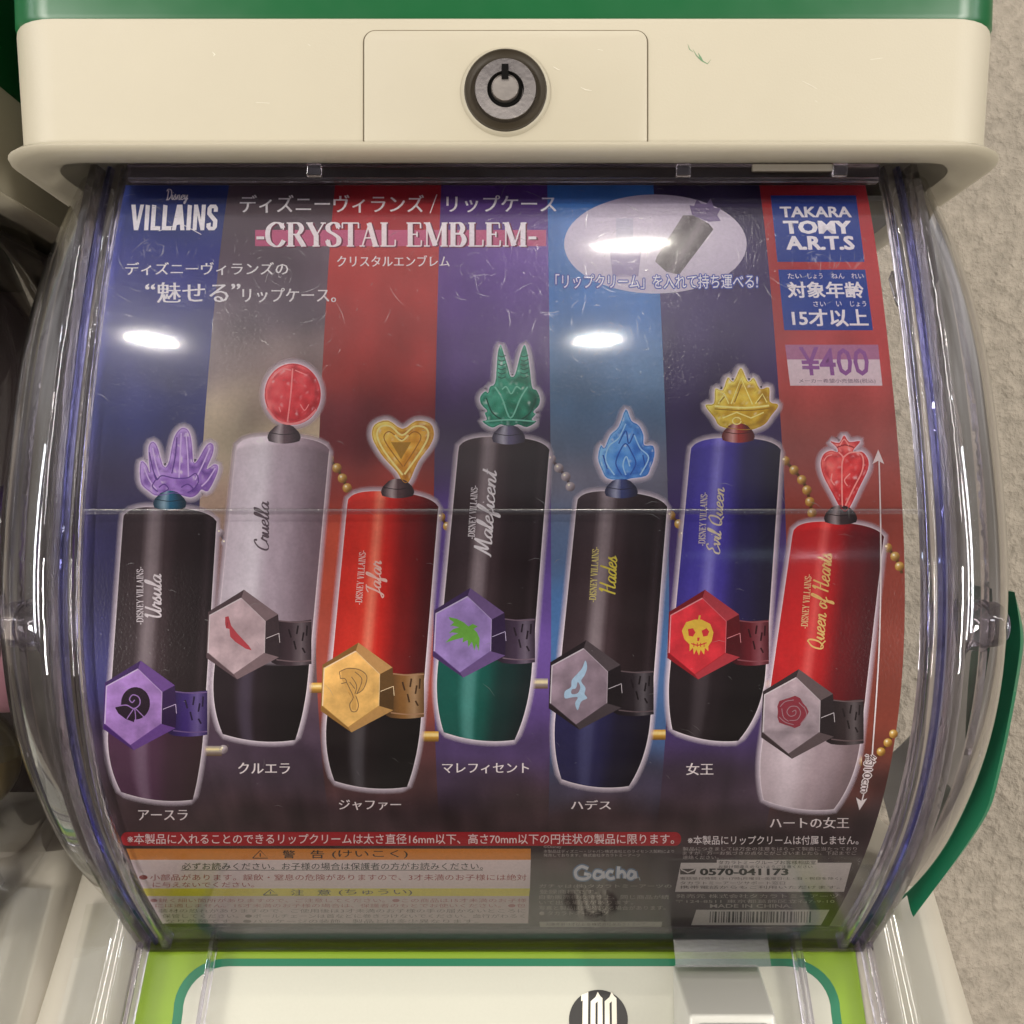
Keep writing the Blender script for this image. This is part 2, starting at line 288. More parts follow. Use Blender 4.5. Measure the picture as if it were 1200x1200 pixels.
SERIF = {  # (advance, [(kind, pts)]) kind: K thick, T thin, C contrast curve
 'C': (.78, [('C',[(.68,.76),(.56,.95),(.36,.985),(.14,.8),(.08,.5),(.14,.2),(.36,.015),(.56,.05),(.7,.26)]),('T',[(.68,.98),(.68,.7)])]),
 'R': (.78, [('K',[(.18,0),(.18,1)]),('C',[(.18,.97),(.46,.97),(.6,.76),(.46,.52),(.18,.52)]),('K',[(.4,.52),(.68,.02)]),('T',_S(.18,.02,.15)),('T',[(.03,.98),(.2,.98)]),('T',[(.62,.02),(.78,.02)])]),
 'Y': (.74, [('K',[(.12,.98),(.38,.45)]),('T',[(.66,.98),(.38,.45)]),('K',[(.38,.48),(.38,0)]),('T',_S(.13,.98,.13)),('T',_S(.65,.98,.1)),('T',_S(.38,.02,.14))]),
 'S': (.6, [('C',[(.5,.78),(.42,.95),(.26,.985),(.1,.86),(.12,.66),(.34,.5),(.5,.34),(.48,.12),(.3,.015),(.14,.06),(.07,.26)]),('T',[(.5,.98),(.5,.72)]),('T',[(.07,.02),(.07,.3)])]),
 'T': (.7, [('K',[(.35,0),(.35,1)]),('T',[(.03,.98),(.67,.98)]),('T',[(.04,.98),(.04,.76)]),('T',[(.66,.98),(.66,.76)]),('T',_S(.35,.02,.14))]),
 'A': (.76, [('T',[(.1,0),(.38,1)]),('K',[(.36,.98),(.62,0)]),('T',[(.2,.36),(.52,.36)]),('T',_S(.1,.02,.1)),('T',_S(.62,.02,.13))]),
 'L': (.66, [('K',[(.18,0),(.18,1)]),('T',[(.04,.02),(.6,.02)]),('T',[(.6,.02),(.61,.28)]),('T',_S(.18,.98,.14))]),
 'E': (.68, [('K',[(.18,0),(.18,1)]),('T',[(.04,.02),(.6,.02)]),('T',[(.6,.02),(.61,.26)]),('T',[(.04,.98),(.57,.98)]),('T',[(.57,.98),(.58,.76)]),('T',[(.18,.51),(.44,.51)]),('T',[(.44,.4),(.44,.62)])]),
 'M': (.96, [('T',[(.14,0),(.14,1)]),('K',[(.16,1),(.46,.04)]),('T',[(.46,.02),(.76,1)]),('K',[(.8,0),(.8,1)]),('T',_S(.14,.02,.11)),('T',_S(.8,.02,.14)),('T',[(.02,.98),(.2,.98)]),('T',[(.74,.98),(.93,.98)])]),
 'B': (.72, [('K',[(.18,0),(.18,1)]),('C',[(.18,.97),(.44,.97),(.55,.76),(.44,.54),(.18,.54)]),('C',[(.2,.53),(.48,.53),(.61,.28),(.48,.03),(.18,.03)]),('T',[(.03,.02),(.2,.02)]),('T',[(.03,.98),(.2,.98)])]),
 'D': (.8, [('K',[(.18,0),(.18,1)]),('C',[(.18,.97),(.45,.97),(.68,.72),(.68,.28),(.45,.03),(.18,.03)]),('T',[(.03,.02),(.2,.02)]),('T',[(.03,.98),(.2,.98)])]),
 'I': (.38, [('K',[(.19,0),(.19,1)]),('T',_S(.19,.02,.15)),('T',_S(.19,.98,.15))]),
 'N': (.82, [('T',[(.14,0),(.14,1)]),('K',[(.14,1),(.66,.0)]),('T',[(.66,.0),(.66,1)]),('T',_S(.14,.02,.11)),('T',_S(.66,.98,.11)),('T',[(.02,.98),(.16,.98)])]),
 'V': (.74, [('K',[(.13,.98),(.38,0)]),('T',[(.38,0),(.62,.98)]),('T',_S(.14,.98,.13)),('T',_S(.61,.98,.1))]),
 '-': (.4, [('M',[(.05,.36),(.35,.36)])]), ' ': (.34, [])}

def stroke_quads(pts, wf):
    """ribbon round a polyline; wf(i, direction) -> width"""
    P = [Vector((p[0], p[1])) for p in pts]; m = len(P); L = []; R = []
    for i in range(m):
        t = (P[min(i + 1, m - 1)] - P[max(i - 1, 0)]); t = t.normalized() if t.length > 1e-9 else Vector((1, 0))
        n = Vector((-t.y, t.x)); w = wf(i / max(1, m - 1), t) / 2; L.append(P[i] + n * w); R.append(P[i] - n * w)
    return [[L[i], L[i + 1], R[i + 1], R[i]] for i in range(m - 1)]
def script_glyphs(text, weight=.085, shear=.28, cap_w=None):
    x = 0; polys = []
    for ch in text:
        adv, sts = SCRIPT[ch]
        for st in sts:
            pts = [Vector((p.x + x + shear * p.y, p.y)) for p in catmull(st, 5)]
            polys += stroke_quads(pts, lambda u, t: weight * (0.55 + 0.75 * abs(t.y)))
        x += adv
    return polys, x
def serif_glyphs(text, thick=.17, thin=.05):
    x = 0; polys = []
    for ch in text:
        adv, sts = SERIF[ch]
        for kind, st in sts:
            if kind == 'C': pts = catmull(st, 6); wf = lambda u, t: thin + (thick - thin) * abs(t.y) ** 1.3
            else:
                pts = [Vector(p) for p in st]; w = {'K': thick, 'T': thin, 'M': .12}[kind]; wf = lambda u, t, w=w: w
            polys += stroke_quads([Vector((p.x + x, p.y)) for p in pts], wf)
        x += adv
    return polys, x
def blok_glyphs(text):   # tall condensed slabs of the logo lettering
    G = {'V': (.5, [[(.0,1),(.16,1),(.25,.35),(.34,1),(.48,1),(.32,0),(.16,0)]]), 'I': (.24, [[(.04,0),(.04,1),(.2,.97),(.2,0)]]),
         'L': (.42, [[(.04,0),(.04,1),(.2,.97),(.2,.16),(.4,.16),(.4,0)]]),
         'A': (.5, [[(.0,0),(.14,1),(.34,1),(.48,0),(.32,0),(.295,.22),(.175,.22),(.15,0)]]),
         'N': (.52, [[(.04,0),(.04,1),(.18,1),(.33,.42),(.33,1),(.48,1),(.48,0),(.34,0),(.19,.58),(.19,0)]]),
         'S': (.46, [[(.42,.72),(.42,.88),(.34,1),(.12,1),(.03,.88),(.03,.62),(.27,.34),(.27,.14),(.19,.14),(.19,.3),(.03,.26),(.03,.12),(.12,0),(.34,0),(.43,.12),(.43,.4),(.19,.68),(.19,.86),(.27,.86),(.27,.72)]])}
    x = 0; out = []
    for ch in text:
        adv, ps = G[ch]
        for p in ps: out.append([Vector((q[0] + x, q[1])) for q in p])
        x += adv
    return out, x
_tc = {}
def font_mesh(text, bold=0.0):
    key = (text, bold)
    if key not in _tc:
        c = bpy.data.curves.new('lettering', 'FONT'); c.body = text; c.size = 1; c.resolution_u = 2; c.offset = bold
        o = bpy.data.objects.new('lettering', c); COL.objects.link(o)
        dg = bpy.context.evaluated_depsgraph_get(); me = bpy.data.meshes.new_from_object(o.evaluated_get(dg))
        vs = [(v.co.x, v.co.y) for v in me.vertices]; fs = [tuple(p.vertices) for p in me.polygons]
        bpy.data.objects.remove(o); bpy.data.curves.remove(c); bpy.data.meshes.remove(me); _tc[key] = (vs, fs)
    return _tc[key]

# ------------------------------------------------------------------ artwork on a curved sheet, in flat sheet coordinates
class Art:
    LAY = 0.00003
    def __init__(s, surf=drum_pt, step=10): s.surf = surf; s.step = step; s.V = []; s.F = []; s.C = []; s.n = 0
    def flat(s, vs, fs, color, layer, stepx=None, step=None, alpha=1.0):
        bm = bmesh.new(); bv = [bm.verts.new((v[0], v[1], 0)) for v in vs]
        for f in fs:
            if len(set(f)) > 2:
                try: bm.faces.new([bv[i] for i in f])
                except ValueError: pass
        st = step or s.step
        ys = [v[1] for v in vs]; y0, y1 = min(ys), max(ys)
        bm.normal_update()
        if max((len(f) for f in fs), default=0) > 4: bmesh.ops.triangulate(bm, faces=bm.faces[:], ngon_method='EAR_CLIP')
        def cut(a0, a1, stp, ax):
            k = math.ceil((a0 + 1e-3) / stp)
            while k * stp < a1 - 1e-3:
                co = [0, 0, 0]; no = [0, 0, 0]; co[ax] = k * stp; no[ax] = 1
                bmesh.ops.bisect_plane(bm, geom=bm.verts[:] + bm.edges[:] + bm.faces[:], plane_co=co, plane_no=no); k += 1
        cut(y0, y1, st, 1)
        if stepx:
            xs = [v[0] for v in vs]; cut(min(xs), max(xs), stepx, 0)
        bm.verts.index_update(); b = len(s.V)
        for v in bm.verts:
            s.V.append(s.surf(v.co.x, v.co.y, layer * s.LAY))
            c = color(v.co.x, v.co.y) if callable(color) else color
            a = c[3] if len(c) > 3 else alpha
            s.C.append((*lin(c[:3]), a))
        for f in bm.faces: s.F.append(tuple(b + v.index for v in f.verts))
        bm.free(); return s
    def poly(s, pts, color, layer=1, **kw): return s.flat(pts, [tuple(range(len(pts)))], color, layer, **kw)
    def polys(s, pl, color, layer=1, **kw):
        vs = []; fs = []
        for i, p in enumerate(pl):
            b = len(vs); vs += [tuple(q) for q in p]; fs.append(tuple(range(b, b + len(p))))
        return s.flat(vs, fs, color, layer, **kw)
    def grid(s, rows, color, layer=1):
        b = len(s.V); n = len(rows[0])
        for r in rows:
            for q in r:
                s.V.append(s.surf(q[0], q[1], layer * s.LAY)); c = color(q) if callable(color) else color
                s.C.append((*lin(c[:3]), c[3] if len(c) > 3 else 1))
        for i in range(len(rows) - 1):
            for j in range(n - 1): s.F.append((b + i * n + j, b + i * n + j + 1, b + (i + 1) * n + j + 1, b + (i + 1) * n + j))
        return s
    def stroke(s, pts, w, color, layer=2, smooth=True):
        P = catmull(pts, 5) if smooth and len(pts) > 2 else [Vector((p[0], p[1])) for p in pts]
        return s.polys(stroke_quads(P, (lambda u, t: w) if not callable(w) else (lambda u, t: w(u))), color, layer)
    def quad(s, gl, color, layer, Q, box=None, fit=True, hscale=None):
        """gl = (verts, faces) with y up -> quad Q = (TL, TR, BR, BL)"""
        vs, fs = gl
        if not vs: return s
        if box: x0, x1, y0, y1 = box
        else:
            xs = [v[0] for v in vs]; ys = [v[1] for v in vs]; x0, x1, y0, y1 = min(xs), max(xs), min(ys), max(ys)
        TL, TR, BR, BL = [Vector(q) for q in Q]; out = []
        for v in vs:
            u = (v[0] - x0) / (x1 - x0); t = (v[1] - y0) / (y1 - y0)
            p = (BL * (1 - u) + BR * u) * (1 - t) + (TL * (1 - u) + TR * u) * t; out.append((p.x, p.y))
        return s.flat(out, fs, color, layer)
    def text(s, txt, x0, x1, yc, h, color, layer=3, bold=0.0, Q=None, mincho=False, fat=0):
        Q = Q or ((x0, yc - h / 2), (x1, yc - h / 2), (x1, yc + h / 2), (x0, yc + h / 2))
        if fat:
            gl = font_mesh(txt, .008); xs = [v[0] for v in gl[0]]; ys = [v[1] for v in gl[0]]; box = (min(xs) - fat, max(xs) + fat, min(ys) - fat * .5, max(ys) + fat * .5)
            for i, (dx, dy) in enumerate(((-fat, -.5 * fat), (-fat * .5, .5 * fat), (0, -.5 * fat), (0, .5 * fat), (fat * .5, -.5 * fat), (fat, .5 * fat), (-fat, .5 * fat), (fat, -.5 * fat))): s.quad(([(v[0] + dx, v[1] + dy) for v in gl[0]], gl[1]), color, layer + .12 * i, Q, box)
            return s
        if mincho:   # thin rules, heavy uprights
            gl = font_mesh(txt, -0.003)
            xs = [v[0] for v in gl[0]]; ys = [v[1] for v in gl[0]]; wd = .020; box = (min(xs) - wd, max(xs) + wd, min(ys), max(ys))
            for i, dx in enumerate((-wd, 0, wd)): s.quad(([(v[0] + dx, v[1]) for v in gl[0]], gl[1]), color, layer + .12 * i, Q, box)
            return s
        return s.quad(font_mesh(txt, bold), color, layer, Q)
    def glyphs(s, polys, color, layer, Q, box):
        vs = []; fs = []
        for k, p in enumerate(polys):
            b = len(vs); vs += [tuple(q) for q in p]; fs.append(tuple(range(b, b + len(p))))
        # overlapping ribbons get their own hair of height
        for par in range(3):
            fi = [f for i, f in enumerate(fs) if i % 3 == par]; idx = sorted({i for f in fi for i in f}); mp = {i: k for k, i in enumerate(idx)}
            s.quad(([vs[i] for i in idx], [tuple(mp[i] for i in f) for f in fi]), color, layer + .12 * par, Q, box)
        return s
    def build(s, name, mat, parent):
        me = bpy.data.meshes.new(name); me.from_pydata([tuple(v) for v in s.V], [], s.F); me.update()
        a = me.color_attributes.new('ink', 'FLOAT_COLOR', 'POINT'); a.data.foreach_set('color', np.array(s.C, np.float32).ravel())
        o = link(name, me, mat, parent)
        for p in me.polygons: p.use_smooth = True
        return o
def ramp(keys):
    def f(t):
        if t <= keys[0][0]: return keys[0][1]
        for (a, ca), (b, cb) in zip(keys, keys[1:]):
            if t <= b:
                u = (t - a) / (b - a); u = u * u * (3 - 2 * u); return tuple(ca[i] * (1 - u) + cb[i] * u for i in range(3))
        return keys[-1][1]
    return f
def mixc(a, b, t): return tuple(a[i] * (1 - t) + b[i] * t for i in range(3))
def zc(ox, oy, s, pts): return [(ox + x / s, oy + y / s) for x, y in pts]
def ell(cx, cy, rx, ry, n=40, a0=0, a1=2 * math.pi): return [(cx + rx * math.cos(a0 + (a1 - a0) * k / n), cy + ry * math.sin(a0 + (a1 - a0) * k / n)) for k in range(n)]
def rrect(x0, y0, x1, y1, r, n=6):
    out = []
    for cx, cy, a in ((x1 - r, y0 + r, -90), (x1 - r, y1 - r, 0), (x0 + r, y1 - r, 90), (x0 + r, y0 + r, 180)):
        for k in range(n + 1):
            t = math.radians(a + 90 * k / n); out.append((cx + r * math.cos(t), cy + r * math.sin(t)))
    return out
def resample(pts, n):
    P = [Vector(p) for p in pts]; P.append(P[0]); L = [0]
    for a, b in zip(P, P[1:]): L.append(L[-1] + (b - a).length)
    out = []; j = 0
    for k in range(n):
        t = L[-1] * k / n
        while L[j + 1] < t: j += 1
        u = (t - L[j]) / max(1e-9, L[j + 1] - L[j]); out.append(P[j].lerp(P[j + 1], u))
    return out
def offset(pts, r):
    P = [Vector(p) for p in pts]; n = len(P); ar = sum(P[i].x * P[(i + 1) % n].y - P[(i + 1) % n].x * P[i].y for i in range(n)); sg = 1 if ar > 0 else -1
    out = []
    for i in range(n):
        t = (P[(i + 1) % n] - P[i - 1]); t = t.normalized() if t.length > 1e-9 else Vector((1, 0)); out.append(P[i] + Vector((t.y, -t.x)) * r * sg)
    return out

# ================================================================== THE CAPSULE MACHINE
CX = -0.003
BASE_Z = -0.36
mach = thing('capsule_machine', W(CX, .50, BASE_Z), 'cream and green capsule machine with clear bulging drum and round key lock, in the middle', 'capsule machine', 'capsule machines in a row')
def ring(hw, d0, d1, r, z, n=8, lift=None):
    out = []
    for cx, cy, a in ((CX + hw - r, d0 + r, -90), (CX + hw - r, d1 - r, 0), (CX - hw + r, d1 - r, 90), (CX - hw + r, d0 + r, 180)):
        for k in range(n + 1):
            t = math.radians(a + 90 * k / n); x = cx + r * math.cos(t); d = cy + r * math.sin(t)
            out.append(W(x, d, z + (lift(x - CX) if lift else 0)))
    return out
# head: cream band, green lid above, lip below
MB().loft([ring(.1740, .3462, .62, .019, .1262), ring(.1740, .3462, .62, .019, .1272), ring(.1762, .3450, .62, .019, .1700), ring(.1760, .3452, .62, .019, .1712), ring(.1752, .346, .62, .019, .1718)]).build('head_band', M_CREAM, mach, auto=40)
MB().loft([ring(.1754, .3458, .62, .018, .1712), ring(.1766, .3447, .62, .019, .1728), ring(.178, .344, .62, .020, .22), ring(.178, .344, .62, .020, .275), ring(.165, .35, .61, .02, .283)]).build('lid', M_GREEN, mach, auto=40)
lift = lambda x: 0.0016 * min(1, max(0, (abs(x) - .115) / .03)) ** 2
MB().loft([ring(.1660, .3560, .60, .02, .1262), ring(.1700, .3520, .61, .022, .1236), ring(.1770, .3450, .62, .024, .1232, lift=lift), ring(.1794, .3425, .62, .024, .1240, lift=lift), ring(.1798, .3420, .62, .024, .1250, lift=lift), ring(.1786, .3430, .62, .024, .1262, lift=lift), ring(.1750, .3460, .62, .02, .1268)]).build('head_lip', M_CREAM, mach, auto=60)
# lock plate: a raised panel in a dark seam
def head_pt(px, py, off):
    d = .3450 + .0012 * max(0, (py - 20) / 152); z = -(py - 600) / K * d; x = (px - 600) / K * d; return W(x, d - off, z)
def plate(pts, off0, off1, name, mat, parent, bev=0.0004):
    n = len(pts); a = [head_pt(p[0], p[1], off0) for p in pts]; b = [head_pt(p[0], p[1], off1) for p in pts]
    return MB().loft([a, b]).build(name, mat, parent, bevel=bev, seg=2, auto=30)
def plate_shape(g): 
    return [(x, y) for x, y in rrect(427 - g, 37 - g, 758 + g, 178, 13 + g)]
plate(plate_shape(1.6), -.002, .00015, 'plate_seam', M_SEAM, mach, 0)
lp = plate(plate_shape(0), -.001, .0011, 'lock_plate', M_CREAM, mach, 0.0006)
def disc(cx, cy, r0, r1, offs, name, mat, parent, n=64, prof_=None, auto=35):
    rings = []
    for r, o in prof_: rings.append([head_pt(cx + r * math.cos(2 * math.pi * k / n), cy + r * math.sin(2 * math.pi * k / n), o) for k in range(n)])
    mb = MB(); mb.grid(rings, close_u=True); mb.cap(rings[-1]); return mb.build(name, mat, parent, auto=auto)
LC = (592.5, 109.5)
lk = disc(*LC, 0, 0, 0, 'lock', M_HOLE, mach, prof_=[(49.5, .0008), (47.8, .0031), (46.5, .0032), (45.4, .0027), (38.5, .00135), (34, .00130)])
disc(*LC, 0, 0, 0, 'lock_collar', M_CREAM, lk, prof_=[(53, .0008), (50.5, .0022), (48.2, .0026), (47.6, .0012)]).data.name = 'lock_collar'
bar = disc(LC[0], LC[1], 0, 0, 0, 'lock_barrel', M_STEEL, lk, prof_=[(36.2, .0012), (36.2, .0034), (35.2, .0039), (21.4, .0037), (20.6, .0030), (20.2, .0020)])
disc(LC[0] - .5, LC[1] - .8, 0, 0, 0, 'lock_groove', M_BLACK, lk, prof_=[(20.3, .0029), (19.8, .00292), (1, .00292)])
disc(LC[0] - .5, LC[1] - .8, 0, 0, 0, 'lock_core', M_CORE, lk, prof_=[(16.2, .0020), (16.2, .0040), (15.3, .0046), (14.4, .0043)])
nb = MB(); q = [head_pt(588, 82, .0049), head_pt(596, 82, .0049), head_pt(596, 99, .0049), head_pt(588, 99, .0049)]; q2 = [head_pt(588, 82, .002), head_pt(596, 82, .002), head_pt(596, 99, .002), head_pt(588, 99, .002)]
nb.loft([q2, q]).build('keyway', M_BLACK, lk)
# scuffs on the head
def sliver(pts, w, surf_off):
    vs = [head_pt(p.x, p.y, surf_off) for q in stroke_quads([Vector(p) for p in pts], lambda u, t: w * (1 - abs(2 * u - 1)) + .3) for p in q]
    mb = MB()
    for i in range(0, len(vs), 4): mb.add(vs[i:i + 4], [(0, 1, 2, 3)])
    return mb
sm = MB()
for pts, w in (([(812, 58), (816, 65), (822, 71), (829, 75), (833, 70)], 1.3), ([(806, 52), (808, 58), (812, 61)], .7), ([(818, 62), (821, 68), (824, 72)], 2.2), ([(815, 64), (819, 69)], 1.8)):
    m_ = sliver(pts, w, .0001); sm.add([Vector(v) for v in m_.v], m_.f)
sm.build('scuff_mark', plastic('green_scuff', (86, 116, 84), 0.6), mach, weld=False)
M_PALE = plastic('pale_scratch', (192, 186, 170), 0.5)
for pts, w in (([(648, 80), (653, 83), (656, 84)], .6), ([(680, 104), (686, 107), (693, 108)], .6), ([(249, 61), (252, 64), (250, 66)], 1.0), ([(361, 52), (364, 54)], .8), ([(955, 118), (958, 120)], .9), ([(700, 60), (706, 61)], .3), ([(940, 95), (948, 99), (957, 104)], .3), ([(300, 120), (316, 121)], .3), ([(1020, 70), (1034, 68)], .3)):
    sliver(pts, w, .0001 if not 427 < pts[0][0] < 758 else .0013).build('scratch_mark', M_PALE, mach)

# drum: clear front sheet
ZT, ZB = .1275, -.1765
def zlist(a, b, n): return [a + (b - a) * k / n for k in range(n + 1)]
def sweep(cross, za, zb, n=110, closed=False, wid=None):
    """cross = [(x, outward offset)] swept along the drum profile"""
    rows = []
    for z in zlist(za, zb, n):
        d = prof(z); nn = pnorm(z); f = wid(z) if wid else 1
        rows.append([W(CX + (x if wid is None else (math.copysign(.150 + (abs(x) - .150) * f, x) if abs(x) > .150 else x)), d + nn[0] * o, z + nn[1] * o) for x, o in cross])
    mb = MB(); mb.grid(rows, close_u=closed)
    if closed: mb.cap(rows[0]); mb.cap(rows[-1], True)
    return mb
FR = .138
sweep([(-FR + 2 * FR * k / 30, .003) for k in range(31)], ZT, ZB).build('clear_front', M_FRONT, mach, smooth=True)
def scratched_front():
    o = [x for x in mach.children if x.name.startswith('clear_front')][0]; me = o.data; rg = random.Random(5)
    bm = bmesh.new(); bm.from_mesh(me); off = wloc(o)
    C_ = [(180, 300, 160, .8), (740, 300, 210, 1), (560, 330, 150, .7), (700, 400, 120, .6), (950, 310, 80, .6), (330, 330, 160, .6)]
    def sl(pts, w):
        for q in stroke_quads(pts, lambda u, t: w * (1 - .8 * abs(2 * u - 1))):
            f = bm.faces.new([bm.verts.new(drum_pt(p.x, p.y, .00306) - off) for p in q]); f.material_index = 1
    for k in range(560):
        cx, cy, r, wt = C_[rg.choices(range(6), [c[3] for c in C_])[0]]
        rr = r * rg.random() ** 1.1; a = rg.random() * 6.283; ln = rg.choice((2, 3, 4, 6, 9, 15, 24)) * rg.uniform(.6, 1.2); jit = rg.gauss(0, .45)
        x, y = cx + rr * math.cos(a), cy + .75 * rr * math.sin(a)
        if not (115 < x < 1035 and 222 < y < 520): continue
        pts = [Vector((x + (t - .5) * ln * -math.sin(a + jit + .25 * (t - .5)), y + (t - .5) * ln * math.cos(a + jit + .25 * (t - .5)))) for t in (0, .25, .5, .75, 1)]
        sl(pts, rg.uniform(.2, .55))
    for k in range(120):
        x, y = rg.uniform(115, 1035), rg.uniform(420, 940); a = rg.gauss(0, .5); ln = rg.choice((2, 3, 6, 10, 18))
        sl([Vector((x + t * ln * math.cos(a + .3 * t), y + t * ln * math.sin(a + .5 * t))) for t in (0, .5, 1)], rg.uniform(.2, .55))
    bm.to_mesh(me); bm.free(); me.materials.append(M_SCR)
scratched_front()
# a moulding crease across the front and a soft bead under it
zc_ = py2z(601)
def hbar(z, x0, x1, w, h, name, mat, off=.003):
    rows = []
    for k in range(9):
        a = math.pi * k / 8; zz = z + w / 2 * math.cos(a); d = prof(zz); nn = pnorm(zz); o = off + h * math.sin(a)
        rows.append([W(CX + x0 + (x1 - x0) * j / 20, d + nn[0] * o, zz + nn[1] * o) for j in range(21)])
    return MB().grid(rows).build(name, mat, mach, smooth=True)
hbar(zc_, -.1375, .1375, .0018, .00022, 'moulding_crease', clear_sheet('clear_crease', (.97, .97, .98), .15, .8, 3.0, False))
def wid(z):
    t = min(1, max(0, (z - .05) / .08)); u = min(1, max(0, (-z - .135) / .045)); return 1 - .38 * t * t - .38 * u * u
for s in (-1, 1):
    q = lambda c: [(s * x, o) for x, o in c]
    sweep(q([(.1375, -.001), (.1375, .0040), (.1383, .0048), (.1404, .0048), (.1412, .0040), (.1412, -.001)]), ZT + .003, ZB, closed=True).build('clear_rim', M_RIM, mach, auto=50)
    sweep(q([(.1432, -.003), (.1432, .0030), (.1440, .0036), (.1448, .0030), (.1448, -.003)]), ZT + .003, ZB, closed=True).build('violet_rim', M_SEAL, mach, auto=50)
    sweep(q([(.1464, -.006), (.1464, .0040), (.1472, .0052), (.1490, .0052), (.1500, .0049), (.1503, .000), (.1503, -.006)]), ZT + .003, ZB, closed=True).build('clear_rim', M_RIM, mach, auto=50)
    caps = [(.1505, -.003), (.1525, -.0032), (.1580, -.0050), (.1650, -.0085), (.1715, -.0140), (.1765, -.0210), (.1800, -.0290), (.1825, -.0380), (.1838, -.0480), (.1842, -.060), (.1842, -.078)]
    P_ = [(p.x, p.y) for p in catmull(caps, 4)]
    sweep(q(P_), .150, ZB, wid=wid).build('clear_end_cap', M_CAP, mach, smooth=True)
    # thickened rear edge of the end cap
    sweep(q([(.1815, -.0700), (.1850, -.0700), (.1850, -.0745), (.1815, -.0745)]), .149, -.150, closed=True, wid=wid).build('cap_flange', M_RIM, mach, auto=40)
    sweep(q([(.1630, -.0120), (.1650, -.0110), (.1660, -.0130), (.1640, -.0150)]), .145, -.170, closed=True, wid=wid).build('cap_rib', M_RIM, mach, auto=40)
    # axle of the drum
    za = -.0400
    ax = lambda x: W(CX + s * x, .352 + 0.3 * max(0, x - .165), za)
    ax_o = MB().tube([ax(x) for x in (.1515, .156, .158, .162, .166, .169, .172, .175)], [.0090, .0090, .0080, .0078, .0078, .0078, .0082, .0080], 28).build('axle', M_RIM, mach, auto=40)
    MB().tube([ax(x) for x in (.1580, .1615)], .0108, 28).build('axle_ring', M_RIM, ax_o, auto=40)
    MB().tube([ax(x) for x in (.1660, .1675)], .0092, 28).build('axle_ring', M_RIM, ax_o, auto=40)
# green rear shell, seen past the clear ends low down
for s in (1,):
    rows = []
    for z in zlist(-.0295, -.1745, 140):
        d = prof(z); nn = pnorm(z); t = max(0, min(1, (-z - .07) / .105)); k = 1 - .80 * t * t; f = 1 - .075 * max(0, (-z - .13) / .045) ** 1.5
        sm1 = lambda v: max(.02, min(1, v)) ** 2 * (3 - 2 * max(.02, min(1, v))); tp = sm1((z + .186) / .06) * sm1((-.012 - z) / .045); rows.append([W(CX + s * (.1840 + (x - .1840) * tp) * f, d + nn[0] * o * k, z + nn[1] * o * k) for x, o in ((.1830, -.0500), (.1850, -.0400), (.1885, -.0345), (.1905, -.0360), (.1912, -.048), (.1912, -.085), (.1870, -.085), (.1846, -.065))])
    mbs = MB(); mbs.grid(rows, close_u=True); mbs.cap(rows[0]); mbs.cap(rows[-1], True); mbs.build('rear_shell', M_SHELL, mach, auto=50)
# flange of the case under the lip, bottom edge of the case
fl = MB(); fl.box(CX - .1340, CX + .1340, .3535, .3580, .1176, .1240)
fl.build('case_flange', M_BAR, mach, bevel=.0007)
fl = MB(); fl.box(CX - .1330, CX + .1330, .3520, .3536, .1172, .1186); fl.build('flange_bead', M_RIM, mach, bevel=.0004)
for x in (-.067, .0637, .1190):
    MB().box(CX + x - .0026, CX + x + .0026, .3508, .3534, .1188, .1232).build('flange_tab', M_RIM, mach, bevel=.0005)
MB().box(CX + .088, CX + .117, .3515, .3533, .1206, .1232).build('flange_tab', M_TABB, mach, bevel=.0004)
MB().box(CX - .160, CX + .160, .385, .60, .1205, .1225).build('head_underside', M_DARK, mach)
sweep([(-.1500, -.004), (-.1500, .0049), (.1500, .0049), (.1500, -.004)], -.1752, -.1788, n=6, closed=True).build('case_bottom_edge', M_BAR, mach, bevel=.0006)

# base: flared cream body with a sloping front
S = lambda z: SA + SB * z
MB().loft([ring(.178, S(-.158) + .010, .62, .02, -.1525), ring(.188, S(-.158) + .003, .62, .022, -.1545), ring(.1905, S(-.160), .62, .023, -.1600), ring(.1935, S(-.2), .62, .023, -.2), ring(.1965, S(-.236), .62, .023, -.236), ring(.1972, .373, .62, .023, -.244), ring(.1975, .372, .62, .023, -.262), ring(.1975, .372, .62, .023, BASE_Z)]).build('base', M_BASE, mach, auto=35)
# printed coin panel lying on the slope
pn = Art(slope_pt, 30); pn.LAY = .0001
def fan(pts_in, x0, x1): return pts_in
LIME = lambda x, y: (104, 130, 24)
pn.poly([(176, 1104), (1000, 1104), (1036, 1345), (122, 1345)], LIME, 8, stepx=60)
card = pn.build('coin_panel', M_PANEL, mach)
pn = Art(slope_pt, 30); pn.LAY = .0001
def rounded_panel(l, t, r, rad, grow): 
    out = []
    for cx, a in ((r - rad, -90), (l + rad, 180)):
        for k in range(11):
            th = math.radians(a + 9 * k); out.append((cx + rad * math.cos(th), t + rad + rad * math.sin(th)))
    # out = right corner then left corner (clockwise): close down to the bottom
    right = out[:11]; left = out[11:]
    return left + right + [(r + 22, 1345), (l - 22, 1345)]
pn.poly(rounded_panel(204, 1124, 984, 62, 0), (8, 92, 62), 9, stepx=60); pn.build('panel_border', M_PANEL, card)
pn = Art(slope_pt, 30); pn.LAY = .0001
pn.poly(rounded_panel(215, 1133, 973, 54, 0), (166, 165, 151), 10, stepx=60); pn.build('panel_field', M_PANEL, card)
bd = Art(slope_pt, 30); bd.LAY = .0001
bd.poly(ell(701, 1196, 34.5, 35.5, 48), (26, 24, 22), 11); bg_ = bd.build('price_badge', M_PANEL, card)
bd = Art(slope_pt, 30); bd.LAY = .0001
